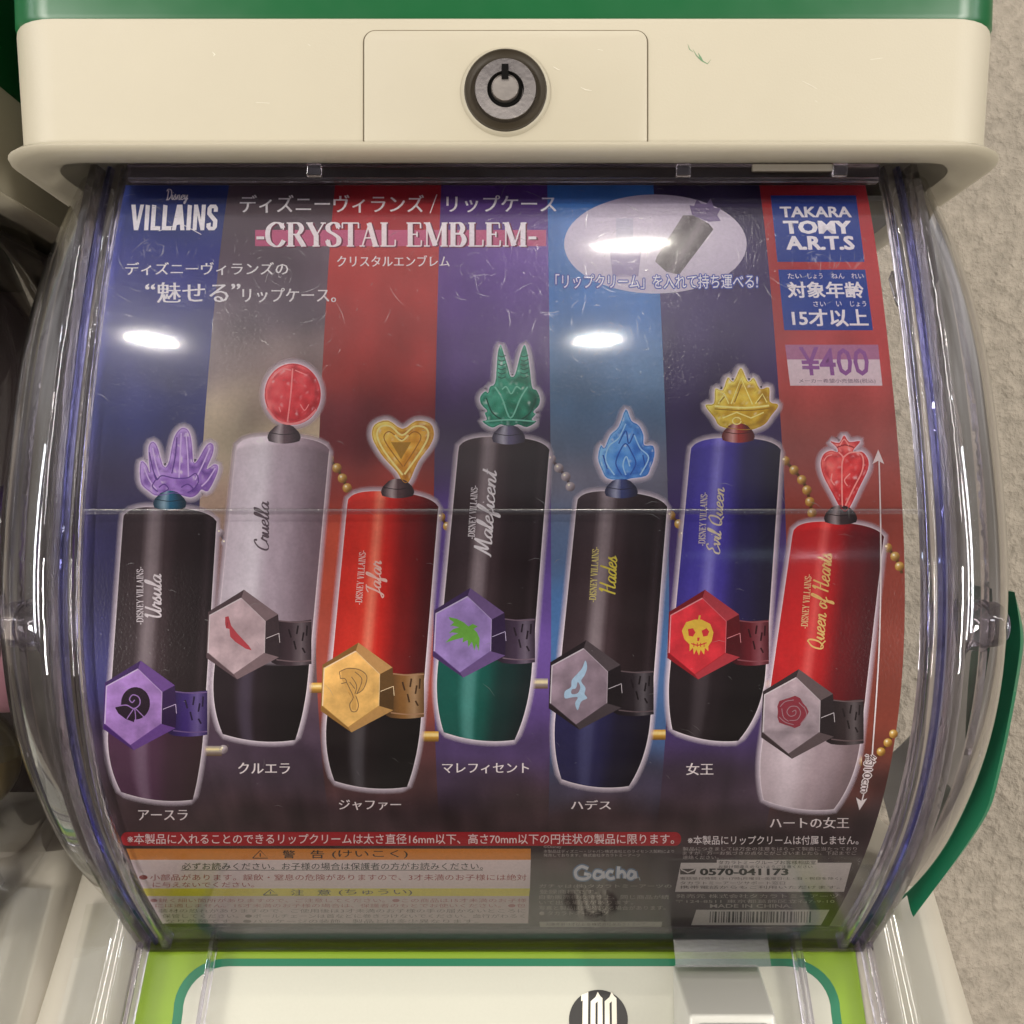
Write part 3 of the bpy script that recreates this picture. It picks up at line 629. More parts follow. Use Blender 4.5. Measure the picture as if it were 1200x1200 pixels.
def hundred():
    out = []
    out.append([(.0, 1.0), (.22, 1.06), (.22, 0), (.05, 0), (.05, .9), (.0, .88)])
    for o in (.30, .74):
        out += [[(o, .06), (o + .15, .06), (o + .15, .96), (o, .88)], [(o + .22, .04), (o + .37, .10), (o + .37, .94), (o + .22, .98)], [(o, .88), (o + .15, .96), (o + .22, 1.06), (o + .30, .98), (o + .37, .94), (o + .22, .88), (o + .15, .84)], [(o, .06), (o + .15, .12), (o + .22, .12), (o + .37, .10), (o + .20, -.04)]]
    return out
bd.glyphs(hundred(), (214, 208, 190), 12, ((681, 1163), (722, 1163), (723, 1228), (680, 1228)), (0, 1.11, 0, 1.06)); bd.build('price_numeral', M_PANEL, bg_)
# clear skirt over the panel, its ribs
def slope_sweep(cross, pa, pb, n=24, closed=False):
    rows = []
    for k in range(n + 1):
        py = pa + (pb - pa) * k / n; d = SA / (1 + SB * (py - 600) / K); z = -(py - 600) / K * d; l = math.hypot(1, SB)
        rows.append([W(CX + x, d - o / l, z + SB * o / l) for x, o in cross])
    mb = MB(); mb.grid(rows, close_u=closed)
    if closed: mb.cap(rows[0]); mb.cap(rows[-1], True)
    return mb
for s_ in (-1, 1):
    slope_sweep([(s_ * p.x, p.y) for p in catmull([(.1505, .0098), (.1535, .0082), (.158, .0062), (.163, .0058), (.170, .0036), (.179, .0005)], 5)], 1060, 1345).build('panel_skirt', M_SKIRT, mach, smooth=True)
for s, w_ in ((-1, .0009), (1, .0016)):
    slope_sweep([(s * .1205 - w_, .0015), (s * .1205 - w_, .0088), (s * .1205 + w_, .0088), (s * .1205 + w_, .0015)], 1098, 1345, closed=True).build('skirt_rib', M_RIM, mach, bevel=.0003)
    slope_sweep([(s * .1478, .0012), (s * .1478, .0098), (s * .1496, .0102), (s * .1512, .0088), (s * .1512, .0012)], 1098, 1345, closed=True).build('skirt_rib', M_RIM, mach, bevel=.0003)
# coin unit
slope_sweep([(.0690, .0106), (.0690, .0112), (.1075, .0112), (.1075, .0106)], 1096, 1140, n=4, closed=True).build('coin_cover', M_TAB, mach)
cu = MB()
cu.loft([[W(CX + .0665, .362, -.262), W(CX + .1035, .362, -.262), W(CX + .1075, .44, -.262), W(CX + .0655, .44, -.262)],
         [W(CX + .0680, .3655, -.1850), W(CX + .1000, .3655, -.1850), W(CX + .1075, .432, -.1880), W(CX + .0700, .432, -.1880)]])
cuo = cu.build('coin_unit', M_COIN, mach, bevel=.0016, seg=3, auto=35)
MB().box(CX + .0715, CX + .0970, .3632, .3700, -.2150, -.1880).build('coin_plate', plastic('grey_coin_plate', (120, 118, 114), .3, .05, metal=.6), cuo, bevel=.0006)
# rear body behind the drum
MB().loft([ring(.150, .56, .62, .012, -.160), ring(.150, .56, .62, .012, .125)]).build('rear_body', plastic('grey_rear_plastic', (120, 116, 108), .5), mach)


# ================================================================== DISPLAY CARD INSIDE THE DRUM
card_t = thing('display_card', W(-.0065, prof(-.165) , -.168), 'curved advertising card printed with seven lip cases on coloured stripes, inside the clear drum', 'display card')
UL, UR = -.1420, .1290
def ux(u, py): return 600 + (UL + (UR - UL) * u) * K / prof(py2z(py))
DARK = (62, 46, 50)
STR = [
 [(217, (42, 58, 122)), (330, (66, 70, 142)), (480, (56, 62, 124)), (560, (66, 60, 92)), (650, (56, 52, 96)), (800, (60, 58, 112)), (880, (70, 54, 72)), (960, DARK)],
 [(217, (88, 74, 84)), (350, (112, 98, 112)), (420, (146, 130, 130)), (520, (192, 178, 150)), (600, (176, 150, 130)), (640, (146, 108, 100)), (760, (108, 88, 90)), (880, (74, 58, 74)), (960, DARK)],
 [(217, (165, 28, 44)), (320, (188, 72, 70)), (430, (176, 62, 58)), (500, (120, 44, 52)), (560, (150, 58, 50)), (640, (190, 84, 62)), (800, (160, 74, 62)), (880, (92, 54, 55)), (960, DARK)],
 [(217, (84, 50, 126)), (320, (116, 84, 162)), (430, (96, 68, 134)), (520, (66, 52, 84)), (620, (98, 74, 146)), (800, (100, 74, 140)), (880, (76, 58, 98)), (960, DARK)],
 [(217, (58, 114, 184)), (350, (74, 130, 196)), (460, (96, 130, 166)), (560, (116, 116, 134)), (640, (92, 112, 146)), (720, (74, 114, 164)), (850, (68, 98, 142)), (930, (64, 58, 76)), (970, DARK)],
 [(217, (52, 44, 80)), (350, (76, 60, 116)), (480, (58, 44, 92)), (650, (74, 54, 114)), (850, (68, 52, 98)), (930, (64, 50, 64)), (970, DARK)],
 [(217, (178, 44, 54)), (400, (182, 72, 72)), (520, (166, 84, 78)), (650, (150, 64, 50)), (850, (130, 60, 46)), (930, (86, 50, 46)), (970, DARK)]]
bgp = Art(); 
rows_py = [217 + (1086 - 217) * k / 130 for k in range(131)]
for i in range(7):
    rf = ramp(STR[i])
    def colr(q, rf=rf, i=i):
        n = mnoise.noise(Vector((q[0] * .012, q[1] * .018, i * 3.1))); n2 = mnoise.noise(Vector((q[0] * .05, q[1] * .03, 9)))
        sm_ = max(0, min(1, (q[1] - 820) / 130)); c = rf(q[1] + 22 * n)
        md = max(0, 1 - abs(q[1] - 470) / 190); n3 = mnoise.noise(Vector((q[0] * .022 + 4 * i, q[1] * .006, 2))); k = 1 + (.10 + .06 * md) * n + .05 * n2 + .26 * md * n3 + sm_ * (.25 * n2 + .35 * mnoise.noise(Vector((q[0] * .010, q[1] * .035, 21)))); return tuple(max(0, min(255, v * k)) for v in c)
    bgp.grid([[(ux((i + j / 12) / 7, py), py) for j in range(13)] for py in rows_py], colr, 0)
bgp.build('striped_print', M_PRINT, card_t)
# white back of the card
MB().grid([[W(UL + (UR - UL) * j / 20, prof(z) + .0004, z) for j in range(21)] for z in zlist(py2z(217), py2z(1086), 60)]).build('card_back', plastic('card_board', (200, 198, 190), .7), card_t, smooth=True)

WHITE = (246, 241, 244)
# ---- headings
a = Art(); a.stroke([(299, 279), (640, 279)], 19, (196, 96, 134), 1.0, False)
a.build('title_band', M_PRINT, card_t)
a = Art()
g, wdt = script_glyphs('Disney', .11, .2); a.glyphs(g, WHITE, 3, ((194, 222), (222, 222), (222, 239), (194, 239)), (0, wdt + .2, -.4, 1.0))
g, wdt = blok_glyphs('VILLAINS'); a.glyphs(g, WHITE, 3, ((154, 240), (257, 240), (255, 270), (152, 270)), (0, wdt, 0, 1))
a.stroke([(186, 271), (212, 262), (236, 275)], .8, WHITE, 3.4, False)
a.build('logo_lettering', M_PRINT, card_t)
a = Art(); a.text('ディズニーヴィランズ', 281, 497, 239, 21, WHITE, 3, mincho=True); a.stroke([(504, 250), (512, 228)], 1.2, WHITE, 3, False); a.text('リップケース', 523, 652, 239, 20, WHITE, 3, mincho=True)
g, wdt = serif_glyphs('-CRYSTAL EMBLEM-', .19, .055)
a.glyphs(g, (110, 40, 70), 2, ((301, 262), (632, 262), (632, 290), (301, 290)), (0, wdt, 0, 1))
a.glyphs(g, (246, 240, 244), 3, ((299, 261), (630, 261), (630, 289), (299, 289)), (0, wdt, 0, 1))
a.text('クリスタルエンブレム', 395, 527, 306, 13, WHITE, 3, mincho=True)
a.build('title_lettering', M_PRINT, card_t)
a = Art(); a.text('ディズニーヴィランズの', 147, 338, 315, 15, WHITE, 3, mincho=True)
a.text('“', 170, 182, 336, 7, WHITE, 3, .02); a.text('魅せる', 184, 268, 343, 24, WHITE, 3, mincho=True); a.text('”', 271, 282, 336, 7, WHITE, 3, .02); a.text('リップケース。', 284, 394, 346, 17, WHITE, 3, mincho=True)
a.build('slogan_lettering', M_PRINT, card_t)
# ---- oval with the lip balm going in
a = Art(); a.poly(ell(768, 286, 107, 58, 60), lambda x, y: (206, 196, 214), 1, stepx=14); ov = a.build('oval_inset', M_PRINT, card_t)
a = Art(); a.poly([(722, 256), (742, 256), (742, 290), (722, 290)], (188, 184, 204), 2); a.poly([(714, 290), (752, 290), (748, 324), (718, 324)], (150, 136, 176), 2); a.build('printed_balm', M_PRINT, ov)
a = Art()
body = zc(640, 220, 4.615, [(740, 150), (800, 150), (880, 195), (905, 225), (720, 470), (650, 455), (590, 400), (600, 370)])
a.poly(body, lambda x, y: mixc((84, 76, 84), (132, 124, 130), max(0, min(1, .5 + .5 * math.sin((x + y * .6) * .22)))), 2, stepx=5, step=5)
a.poly(zc(640, 220, 4.615, [(790, 150), (775, 95), (800, 100), (815, 60), (835, 85), (865, 90), (890, 58), (908, 110), (945, 110), (925, 150), (945, 180), (880, 185)]), (128, 112, 152), 2.4)
a.build('printed_open_case', M_PRINT, ov)
a = Art()
def outlined(a, txt, x0, x1, yc, h, ink, edge, lay, **kw):
    for k, (dx, dy) in enumerate(((-1.3, 0), (1.3, 0), (0, -1.3), (0, 1.3), (-.9, -.9), (.9, .9), (.9, -.9), (-.9, .9))): a.text(txt, x0 + dx, x1 + dx, yc + dy, h, edge, lay + .15 * k, bold=.012)
    a.text(txt, x0, x1, yc, h, ink, lay + 2, **kw)
outlined(a, '「リップクリーム」を入れて持ち運べる!', 651, 888, 330, 17, (240, 238, 246), (70, 84, 176), 2.5, bold=.006)
a.build('oval_lettering', M_PRINT, card_t)
# ---- maker and age boxes
def inq(Q, u0, u1, t0, t1):
    TL, TR, BR, BL = [Vector(q) for q in Q]
    f = lambda u, t: ((TL * (1 - u) + TR * u) * (1 - t) + (BL * (1 - u) + BR * u) * t)
    return (f(u0, t0), f(u1, t0), f(u1, t1), f(u0, t1))
Q1 = ((903, 229), (1003, 229), (1013, 307), (911, 307))
a = Art(); a.poly(Q1, (38, 66, 150), 1); mb_ = a.build('maker_box', M_PRINT, card_t)
a = Art(); a.text('TAKARA', 0, 0, 0, 0, WHITE, 2, fat=.022, Q=inq(Q1, .09, .92, .17, .33)); a.text('TOMY', 0, 0, 0, 0, WHITE, 2, fat=.04, Q=inq(Q1, .11, .90, .38, .58)); a.text('A.R.T.S', 0, 0, 0, 0, WHITE, 2, fat=.035, Q=inq(Q1, .12, .91, .61, .82)); a.build('maker_lettering', M_PRINT, mb_)
Q2 = ((912, 316), (1014, 316), (1023, 387), (919, 387))
a = Art(); a.poly(Q2, (36, 68, 156), 1); ab = a.build('age_box', M_PRINT, card_t)
a = Art()
for t_, u0, u1 in (('たい', .10, .26), ('しょう', .33, .50), ('ねん', .60, .75), ('れい', .83, .97)): a.text(t_, 0, 0, 0, 0, WHITE, 2, Q=inq(Q2, u0, u1, .06, .15))
a.text('対象年齢', 0, 0, 0, 0, WHITE, 2, fat=.018, Q=inq(Q2, .08, .95, .20, .47))
for t_, u0, u1 in (('さい', .36, .50), ('い', .62, .68), ('じょう', .78, .96)): a.text(t_, 0, 0, 0, 0, WHITE, 2, Q=inq(Q2, u0, u1, .52, .61))
a.text('15才以上', 0, 0, 0, 0, WHITE, 2, fat=.018, Q=inq(Q2, .10, .96, .65, .94)); a.build('age_lettering', M_PRINT, ab)
Q3 = ((920, 404), (1029, 404), (1034, 452), (926, 452))
a = Art(); a.poly(inq(Q3, 0, 1, 0, .36), (176, 120, 156), 1); a.poly(inq(Q3, 0, 1, .36, 1), (222, 206, 214), 1); pb = a.build('price_box', M_PRINT, card_t)
a = Art(); a.text('¥400', 0, 0, 0, 0, (146, 92, 158), 2, .012, Q=inq(Q3, .14, .88, .06, .76)); a.text('メーカー希望小売価格(税込)', 0, 0, 0, 0, (120, 96, 120), 2, Q=inq(Q3, .1, .93, .83, .95)); a.build('price_lettering', M_PRINT, pb)

# ---- seven printed lip cases
CHARC = [(0, (54, 40, 44)), (.2, (62, 48, 52)), (.32, (140, 126, 130)), (.37, (134, 120, 124)), (.47, (66, 50, 54)), (.64, (42, 29, 32)), (.86, (34, 23, 26)), (.93, (48, 36, 40)), (1, (26, 17, 20))]
def grad(base, hi, dk): return [(0, base), (.2, base), (.32, hi), (.37, hi), (.46, base), (.72, mixc(base, dk, .7)), (1, dk)]
LIPS = [
 dict(TL=(145, 600), TR=(254, 607), ML=(127, 853), MR=(239, 850), BL=(142, 928), BR=(226, 937), up=CHARC, lo=grad((78, 46, 70), (116, 90, 112), (50, 32, 38)), hc=(157, 828), face=(154, 118, 178), edge=(78, 40, 118), band=(56, 36, 104), emb='shell', col=(34, 104, 136), colc=(199, 586), top='tentacle', label='printed charcoal lip case with lilac tentacle crown and purple clasp'),
 dict(TL=(278, 518), TR=(386, 523), ML=(251, 787), MR=(361, 793), BL=(261, 860), BR=(346, 867), up=[(0, (212, 200, 210)), (.3, (228, 220, 228)), (.5, (188, 172, 184)), (1, (122, 104, 114))], lo=grad((34, 24, 30), (66, 56, 70), (16, 11, 14)), hc=(278, 745), face=(172, 152, 156), edge=(100, 80, 84), band=(58, 44, 50), emb='shoe', col=(104, 84, 92), colc=(333, 508), top='disc', label='printed pale grey lip case with red disc top'),
 dict(TL=(408, 581), TR=(514, 590), ML=(383, 843), MR=(493, 847), BL=(392, 915), BR=(477, 922), up=[(0, (196, 46, 36)), (.26, (206, 56, 42)), (.36, (232, 130, 104)), (.46, (196, 40, 32)), (.7, (120, 22, 22)), (1, (66, 14, 18))], lo=grad((24, 17, 20), (70, 66, 70), (10, 8, 10)), hc=(412, 807), face=(206, 166, 98), edge=(160, 118, 58), band=(126, 88, 46), emb='snake', col=(88, 66, 70), colc=(466, 572), top='heart', label='printed red lip case with gold heart top and gold clasp'),
 dict(TL=(538, 519), TR=(644, 523), ML=(513, 783), MR=(623, 787), BL=(520, 858), BR=(603, 867), up=CHARC, lo=grad((16, 82, 72), (70, 130, 122), (18, 30, 32)), hc=(543, 743), face=(136, 114, 166), edge=(76, 52, 104), band=(60, 46, 64), emb='bird', col=(112, 104, 138), colc=(596, 509), top='horns', label='printed charcoal lip case with green horned top and dark green foot'),
 dict(TL=(677, 581), TR=(782, 590), ML=(651, 838), MR=(762, 843), BL=(658, 913), BR=(737, 921), up=CHARC, lo=grad((36, 34, 72), (62, 62, 100), (18, 14, 26)), hc=(679, 804), face=(124, 108, 118), edge=(38, 30, 34), band=(32, 25, 30), emb='wisp', col=(58, 66, 120), colc=(728, 572), top='flame', label='printed charcoal lip case with blue flame top'),
 dict(TL=(810, 521), TR=(915, 523), ML=(785, 787), MR=(897, 787), BL=(788, 855), BR=(865, 868), up=[(0, (64, 54, 148)), (.2, (76, 66, 168)), (.32, (134, 128, 208)), (.42, (74, 62, 164)), (.66, (40, 32, 84)), (1, (26, 20, 46))], lo=grad((32, 24, 28), (60, 52, 56), (14, 10, 12)), hc=(818, 745), face=(186, 46, 56), edge=(150, 26, 36), band=(92, 20, 30), emb='skull', col=(172, 56, 50), colc=(865, 507), top='crown', label='printed violet blue lip case with yellow crown top and red clasp'),
 dict(TL=(930, 617), TR=(1036, 625), ML=(893, 875), MR=(1008, 868), BL=(895, 937), BR=(977, 948), up=[(0, (188, 32, 36)), (.26, (196, 36, 38)), (.36, (222, 90, 86)), (.46, (182, 26, 30)), (.7, (106, 14, 22)), (1, (74, 14, 22))], lo=[(0, (186, 170, 176)), (.3, (208, 194, 200)), (.6, (170, 152, 158)), (1, (126, 108, 112))], hc=(928, 838), face=(152, 138, 144), edge=(62, 50, 52), band=(44, 34, 36), emb='rose', col=(70, 56, 58), colc=(985, 603), top='queenheart', label='printed red lip case with red crowned heart top and pale foot'),
]
NAMES = [('Ursula', (189, 727), (189, 671), 19, (232, 222, 226), (168, 732), (168, 664)), ('Cruella', (315, 647), (315, 586), 17, (98, 84, 92), None, None), ('Jafar', (446, 700), (447, 656), 17, (222, 190, 180), (424, 709), (429, 645)),
 ('Maleficent', (575, 653), (582, 550), 19, (232, 226, 230), (556, 632), (560, 569)), ('Hades', (721, 698), (723, 650), 19, (206, 190, 74), (698, 706), (702, 641)), ('Evil Queen', (843, 651), (849, 570), 16, (222, 208, 170), (826, 640), (829, 577)), ('Queen of Hearts', (964, 763), (975, 647), 19, (220, 190, 116), (946, 737), (951, 673))]
TOPS = {
 'tentacle': (zc(0, 480, 4, [(725, 402), (700, 385), (664, 352), (655, 300), (658, 250), (668, 240), (690, 262), (704, 300), (698, 240), (696, 180), (708, 152), (728, 155), (744, 190), (768, 268), (790, 250), (806, 170), (822, 118), (850, 86), (880, 92), (896, 130), (902, 180), (908, 250), (930, 232), (962, 176), (984, 156), (1002, 170), (996, 214), (968, 280), (1000, 258), (1022, 262), (1018, 300), (976, 382), (945, 374), (925, 398), (890, 412), (820, 394), (770, 404)]), (150, 110, 186), (190, 160, 214), (88, 54, 132)),
 'disc': (ell(343, 462, 33, 36, 44), (200, 34, 46), (232, 110, 112), (150, 18, 30)),
 'heart': (zc(400, 200, 3, [(215, 1094), (196, 1060), (150, 1010), (120, 965), (107, 928), (118, 892), (165, 878), (215, 908), (262, 880), (312, 888), (326, 928), (310, 970), (270, 1024), (238, 1094)]), (206, 146, 34), (240, 208, 110), (150, 92, 20)),
 'horns': (zc(400, 200, 3, [(530, 904), (496, 882), (512, 876), (504, 852), (514, 846), (492, 822), (488, 796), (506, 776), (516, 782), (522, 760), (540, 748), (546, 690), (550, 640), (560, 612), (572, 645), (586, 692), (594, 722), (608, 722), (618, 692), (630, 645), (644, 612), (656, 650), (664, 710), (668, 748), (674, 768), (686, 772), (698, 800), (694, 826), (674, 848), (684, 856), (668, 876), (686, 882), (652, 902), (620, 892), (590, 902), (560, 892)]), (18, 122, 92), (80, 176, 148), (8, 72, 58)),
 'flame': (zc(400, 200, 3, [(935, 1082), (915, 1050), (902, 1010), (912, 965), (925, 975), (945, 930), (975, 900), (1000, 838), (1020, 880), (1045, 895), (1062, 930), (1064, 965), (1096, 968), (1100, 1005), (1085, 1050), (1070, 1074), (1020, 1082), (990, 1088)]), (58, 128, 204), (130, 184, 236), (26, 76, 160)),
 'crown': (zc(700, 200, 3, [(430, 898), (412, 870), (384, 836), (382, 822), (410, 818), (414, 766), (440, 772), (458, 726), (478, 742), (496, 704), (508, 696), (530, 742), (550, 728), (572, 768), (604, 762), (606, 812), (632, 820), (634, 832), (612, 860), (588, 892), (540, 912), (490, 912)]), (198, 160, 34), (236, 214, 110), (140, 104, 16)),
 'queenheart': (zc(900, 480, 4, [(345, 470), (300, 390), (258, 310), (246, 250), (262, 208), (296, 192), (326, 200), (320, 176), (290, 148), (334, 156), (356, 120), (380, 152), (432, 148), (404, 184), (400, 200), (440, 198), (468, 232), (468, 280), (430, 360), (376, 470)]), (206, 40, 44), (240, 124, 116), (150, 18, 26)),
}
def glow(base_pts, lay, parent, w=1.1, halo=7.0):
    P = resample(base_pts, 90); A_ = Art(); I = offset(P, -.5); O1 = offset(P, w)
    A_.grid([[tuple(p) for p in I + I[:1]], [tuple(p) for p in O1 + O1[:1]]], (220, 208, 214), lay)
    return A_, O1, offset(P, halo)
def lip_case(sp, nm):
    TL, TR, ML, MR, BL, BR = [Vector(sp[k]) for k in ('TL', 'TR', 'ML', 'MR', 'BL', 'BR')]
    def side(T, Mm, B, y):
        if y <= .74: return T.lerp(Mm, y / .74)
        u = (y - .74) / .26; dirn = (Mm - T).normalized() * (B - Mm).length * .55; C_ = Mm + dirn
        return (1 - u) ** 2 * Mm + 2 * u * (1 - u) * C_ + u * u * B
    lo = ramp(sp['lo']); up = ramp(sp['up']); rows = []; meta = []
    ts = [0, .006, .015, .03] + [.03 + .97 * k / 46 for k in range(1, 47)]
    split = .69
    for t in ts:
        L_, R_ = side(TL, ML, BL, t), side(TR, MR, BR, t); r = []
        sh = max(0, 1 - t / .03); bt = max(0, (t - .97) / .03)
        for j in range(29):
            s_ = j / 28; e = (2 * s_ - 1); ar = 1 - e * e
            p = L_.lerp(R_, s_); arc = -9 * ar ** .6 * (1 - t) ** 2 + 5 * ar * t
            r.append((p.x, p.y + arc + 4 * sh * abs(e) ** 6, s_, t))
        rows.append(r)
    def col(q):
        s_, t = q[2], q[3]; c = up(s_) if t < split else lo(s_)
        n = mnoise.noise(Vector((q[0] * .09, q[1] * .05, 2))); k = 1 + .05 * n
        if t < .03: k *= 1.12
        if .3 < t < split: k *= 1 - .12 * (t - .3) / .4
        return tuple(min(255, v * k) for v in c)
    A_ = Art()
    peri = [(q[0], q[1]) for q in rows[0]] + [(r[-1][0], r[-1][1]) for r in rows[1:]] + [(q[0], q[1]) for q in rows[-1][::-1]] + [(r[0][0], r[0][1]) for r in rows[::-1][1:-1]]
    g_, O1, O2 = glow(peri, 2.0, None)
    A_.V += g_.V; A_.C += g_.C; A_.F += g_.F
    A_.grid(rows, col, 2.6)
    o = A_.build('printed_lip_case', M_PRINT, card_t); o['label'] = sp['label']
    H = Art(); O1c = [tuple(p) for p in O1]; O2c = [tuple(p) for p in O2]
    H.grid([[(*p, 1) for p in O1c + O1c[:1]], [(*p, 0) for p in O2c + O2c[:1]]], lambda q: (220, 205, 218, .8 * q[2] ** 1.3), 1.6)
    # crystal top
    pts, c0, hi, dk = TOPS[sp['top']]; c0, hi, dk = [tuple(min(255, v * 1.12 + 6) for v in c) for c in (c0, hi, dk)]
    if sp['top'] not in ('disc',): pts = [tuple(p) for p in catmull(pts, 3, True)]
    xs = [p[0] for p in pts]; ys = [p[1] for p in pts]; cx, cy = sum(xs) / len(xs), sum(ys) / len(ys); w_, h_ = max(xs) - min(xs), max(ys) - min(ys)
    PP = np.array([(p.x, p.y) for p in resample(pts, 160)])
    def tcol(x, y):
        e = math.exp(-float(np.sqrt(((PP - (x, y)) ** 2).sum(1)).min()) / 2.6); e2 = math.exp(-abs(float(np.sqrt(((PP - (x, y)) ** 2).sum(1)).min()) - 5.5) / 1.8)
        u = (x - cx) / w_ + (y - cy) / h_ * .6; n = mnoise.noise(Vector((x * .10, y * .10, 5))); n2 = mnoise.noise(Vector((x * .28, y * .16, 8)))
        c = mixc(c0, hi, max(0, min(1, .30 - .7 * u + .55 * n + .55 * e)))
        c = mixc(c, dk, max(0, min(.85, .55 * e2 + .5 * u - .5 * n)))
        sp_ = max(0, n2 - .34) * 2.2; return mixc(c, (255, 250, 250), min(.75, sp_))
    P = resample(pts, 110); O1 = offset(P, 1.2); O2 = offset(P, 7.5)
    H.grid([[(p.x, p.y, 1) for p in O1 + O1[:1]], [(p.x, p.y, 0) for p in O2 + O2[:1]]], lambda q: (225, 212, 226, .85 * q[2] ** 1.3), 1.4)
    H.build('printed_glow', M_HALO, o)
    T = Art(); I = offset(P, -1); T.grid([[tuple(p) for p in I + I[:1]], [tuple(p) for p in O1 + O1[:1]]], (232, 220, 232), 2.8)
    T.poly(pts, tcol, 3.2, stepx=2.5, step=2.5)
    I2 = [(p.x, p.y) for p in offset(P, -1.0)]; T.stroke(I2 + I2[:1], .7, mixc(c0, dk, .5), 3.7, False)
    hl = mixc(hi, (255, 255, 255), .25)
    Z4 = lambda l: zc(0, 480, 4, l); Z3a = lambda l: zc(400, 200, 3, l); Z3b = lambda l: zc(700, 200, 3, l); Z4b = lambda l: zc(900, 480, 4, l)
    if sp['top'] == 'tentacle':
        for l in ([(850, 110), (846, 200), (840, 320)], [(872, 110), (880, 210), (884, 320)], [(716, 180), (730, 250), (752, 320)], [(985, 180), (950, 260), (915, 330)], [(676, 270), (700, 330), (735, 375)], [(1010, 275), (975, 330), (945, 360)]): T.stroke(Z4(l), 1.6, hl, 4.0)
        for l in ([(830, 130), (822, 220), (806, 300)], [(700, 200), (720, 290), (740, 330)], [(722, 300), (735, 330), (760, 310), (820, 322), (880, 320), (918, 300), (930, 340), (900, 385)], [(745, 365), (770, 350), (790, 372), (765, 388)], [(850, 365), (880, 350), (905, 372), (880, 390)], [(730, 330), (715, 360), (740, 385)]): T.stroke(Z4(l), 1.4, dk, 4.3)
    elif sp['top'] == 'disc':
        T.stroke([(343, 432), (341, 460), (337, 494)], 1.6, hl, 4); T.stroke([(318, 444), (330, 433), (341, 434)], 1.5, hl, 4); T.stroke([(346, 434), (360, 440)], 1.3, hl, 4)
        T.stroke([(313, 478), (324, 492), (340, 497), (358, 492), (371, 480)], 2.4, hl, 4.3); T.stroke([(352, 474), (357, 481), (362, 474)], 1.2, hl, 4); T.stroke([(327, 477), (329, 483)], 1.2, hl, 4)
    elif sp['top'] == 'heart':
        T.stroke(Z3a([(216, 1070), (150, 985), (126, 930), (140, 900), (175, 900), (214, 930), (256, 900), (296, 905), (305, 935), (280, 985), (222, 1068)]), 2.2, hl, 4)
        T.stroke(Z3a([(216, 1040), (165, 970), (150, 935), (170, 918), (214, 945), (255, 918), (280, 935), (262, 975), (220, 1040)]), 1.2, dk, 4.2)
        T.poly(Z3a([(175, 955), (245, 955), (210, 1015)]), (176, 134, 40), 4.1); T.stroke(Z3a([(188, 930), (212, 950), (236, 930)]), 2, hl, 4.4)
    elif sp['top'] == 'horns':
        for k in range(6): T.stroke(Z3a([(551, 650 + 15 * k), (563, 655 + 15 * k), (578, 650 + 15 * k)]), 1.1, dk, 4); T.stroke(Z3a([(630, 650 + 15 * k), (642, 655 + 15 * k), (658, 648 + 15 * k)]), 1.1, dk, 4)
        T.stroke(Z3a([(540, 760), (565, 800), (595, 870), (630, 800), (655, 760)]), 1.8, hl, 4.2); T.stroke(Z3a([(565, 770), (580, 760), (597, 785), (615, 760), (632, 770)]), 1.6, hl, 4.2); T.stroke(Z3a([(510, 800), (530, 850), (570, 880)]), 1.6, dk, 4.2); T.stroke(Z3a([(685, 800), (665, 850), (625, 880)]), 1.6, dk, 4.2); T.stroke(Z3a([(505, 882), (590, 876), (680, 882)]), 1.8, hl, 4.4)
    elif sp['top'] == 'flame':
        for l, c in (([(960, 1070), (930, 1020), (940, 970), (975, 940), (1000, 890)], hl), ([(1050, 1070), (1080, 1010), (1050, 975), (1030, 930)], hl), ([(975, 960), (1000, 915), (1010, 960), (1028, 925)], dk), ([(985, 1070), (965, 1030), (980, 985), (1000, 960), (1020, 990), (1035, 1030), (1015, 1070)], dk), ([(1000, 1070), (990, 1035), (1002, 1005), (1014, 1040)], hl), ([(920, 1000), (935, 1050)], dk), ([(1060, 1000), (1070, 1050)], dk)): T.stroke(Z3a(l), 1.6, c, 4)
    elif sp['top'] == 'crown':
        T.stroke(Z3b([(412, 828), (520, 834), (604, 826)]), 2.2, hl, 4); T.stroke(Z3b([(412, 838), (520, 844), (604, 836)]), 1.3, dk, 4)
        for l in ([(425, 820), (445, 785), (462, 820)], [(470, 820), (505, 730), (545, 822)], [(555, 820), (580, 785), (596, 815)], [(440, 870), (490, 850), (540, 870), (585, 850)]): T.stroke(Z3b(l), 1.6, hl, 4.2, False)
        for l in ([(430, 815), (447, 795)], [(482, 815), (507, 750)], [(562, 815), (580, 795)]): T.stroke(Z3b(l), 1.4, dk, 4.3)
        T.stroke([(Z3b([(490, 880)])[0][0] + 5 * math.cos(k), Z3b([(490, 880)])[0][1] + 4 * math.sin(k)) for k in [i * .6 for i in range(11)]], 1.4, hl, 4.4)
    else:
        T.stroke(Z4b([(348, 455), (346, 380), (346, 260), (352, 225), (330, 200)]), 1.7, hl, 4); T.stroke(Z4b([(352, 225), (385, 202), (430, 205), (446, 235), (440, 290), (400, 370), (362, 450)]), 1.7, hl, 4); T.stroke(Z4b([(300, 300), (296, 330), (312, 355)]), 1.4, hl, 4); T.stroke(Z4b([(385, 300), (358, 330), (372, 358)]), 1.4, hl, 4)
        T.stroke(Z4b([(262, 240), (276, 220), (300, 212)]), 1.2, hl, 4); T.stroke(Z4b([(322, 178), (360, 166), (402, 178)]), 1.5, dk, 4); T.stroke(Z4b([(335, 170), (356, 140), (378, 168)]), 1.3, hl, 4.2)
    T.build('crystal_top', M_PRINT, o)
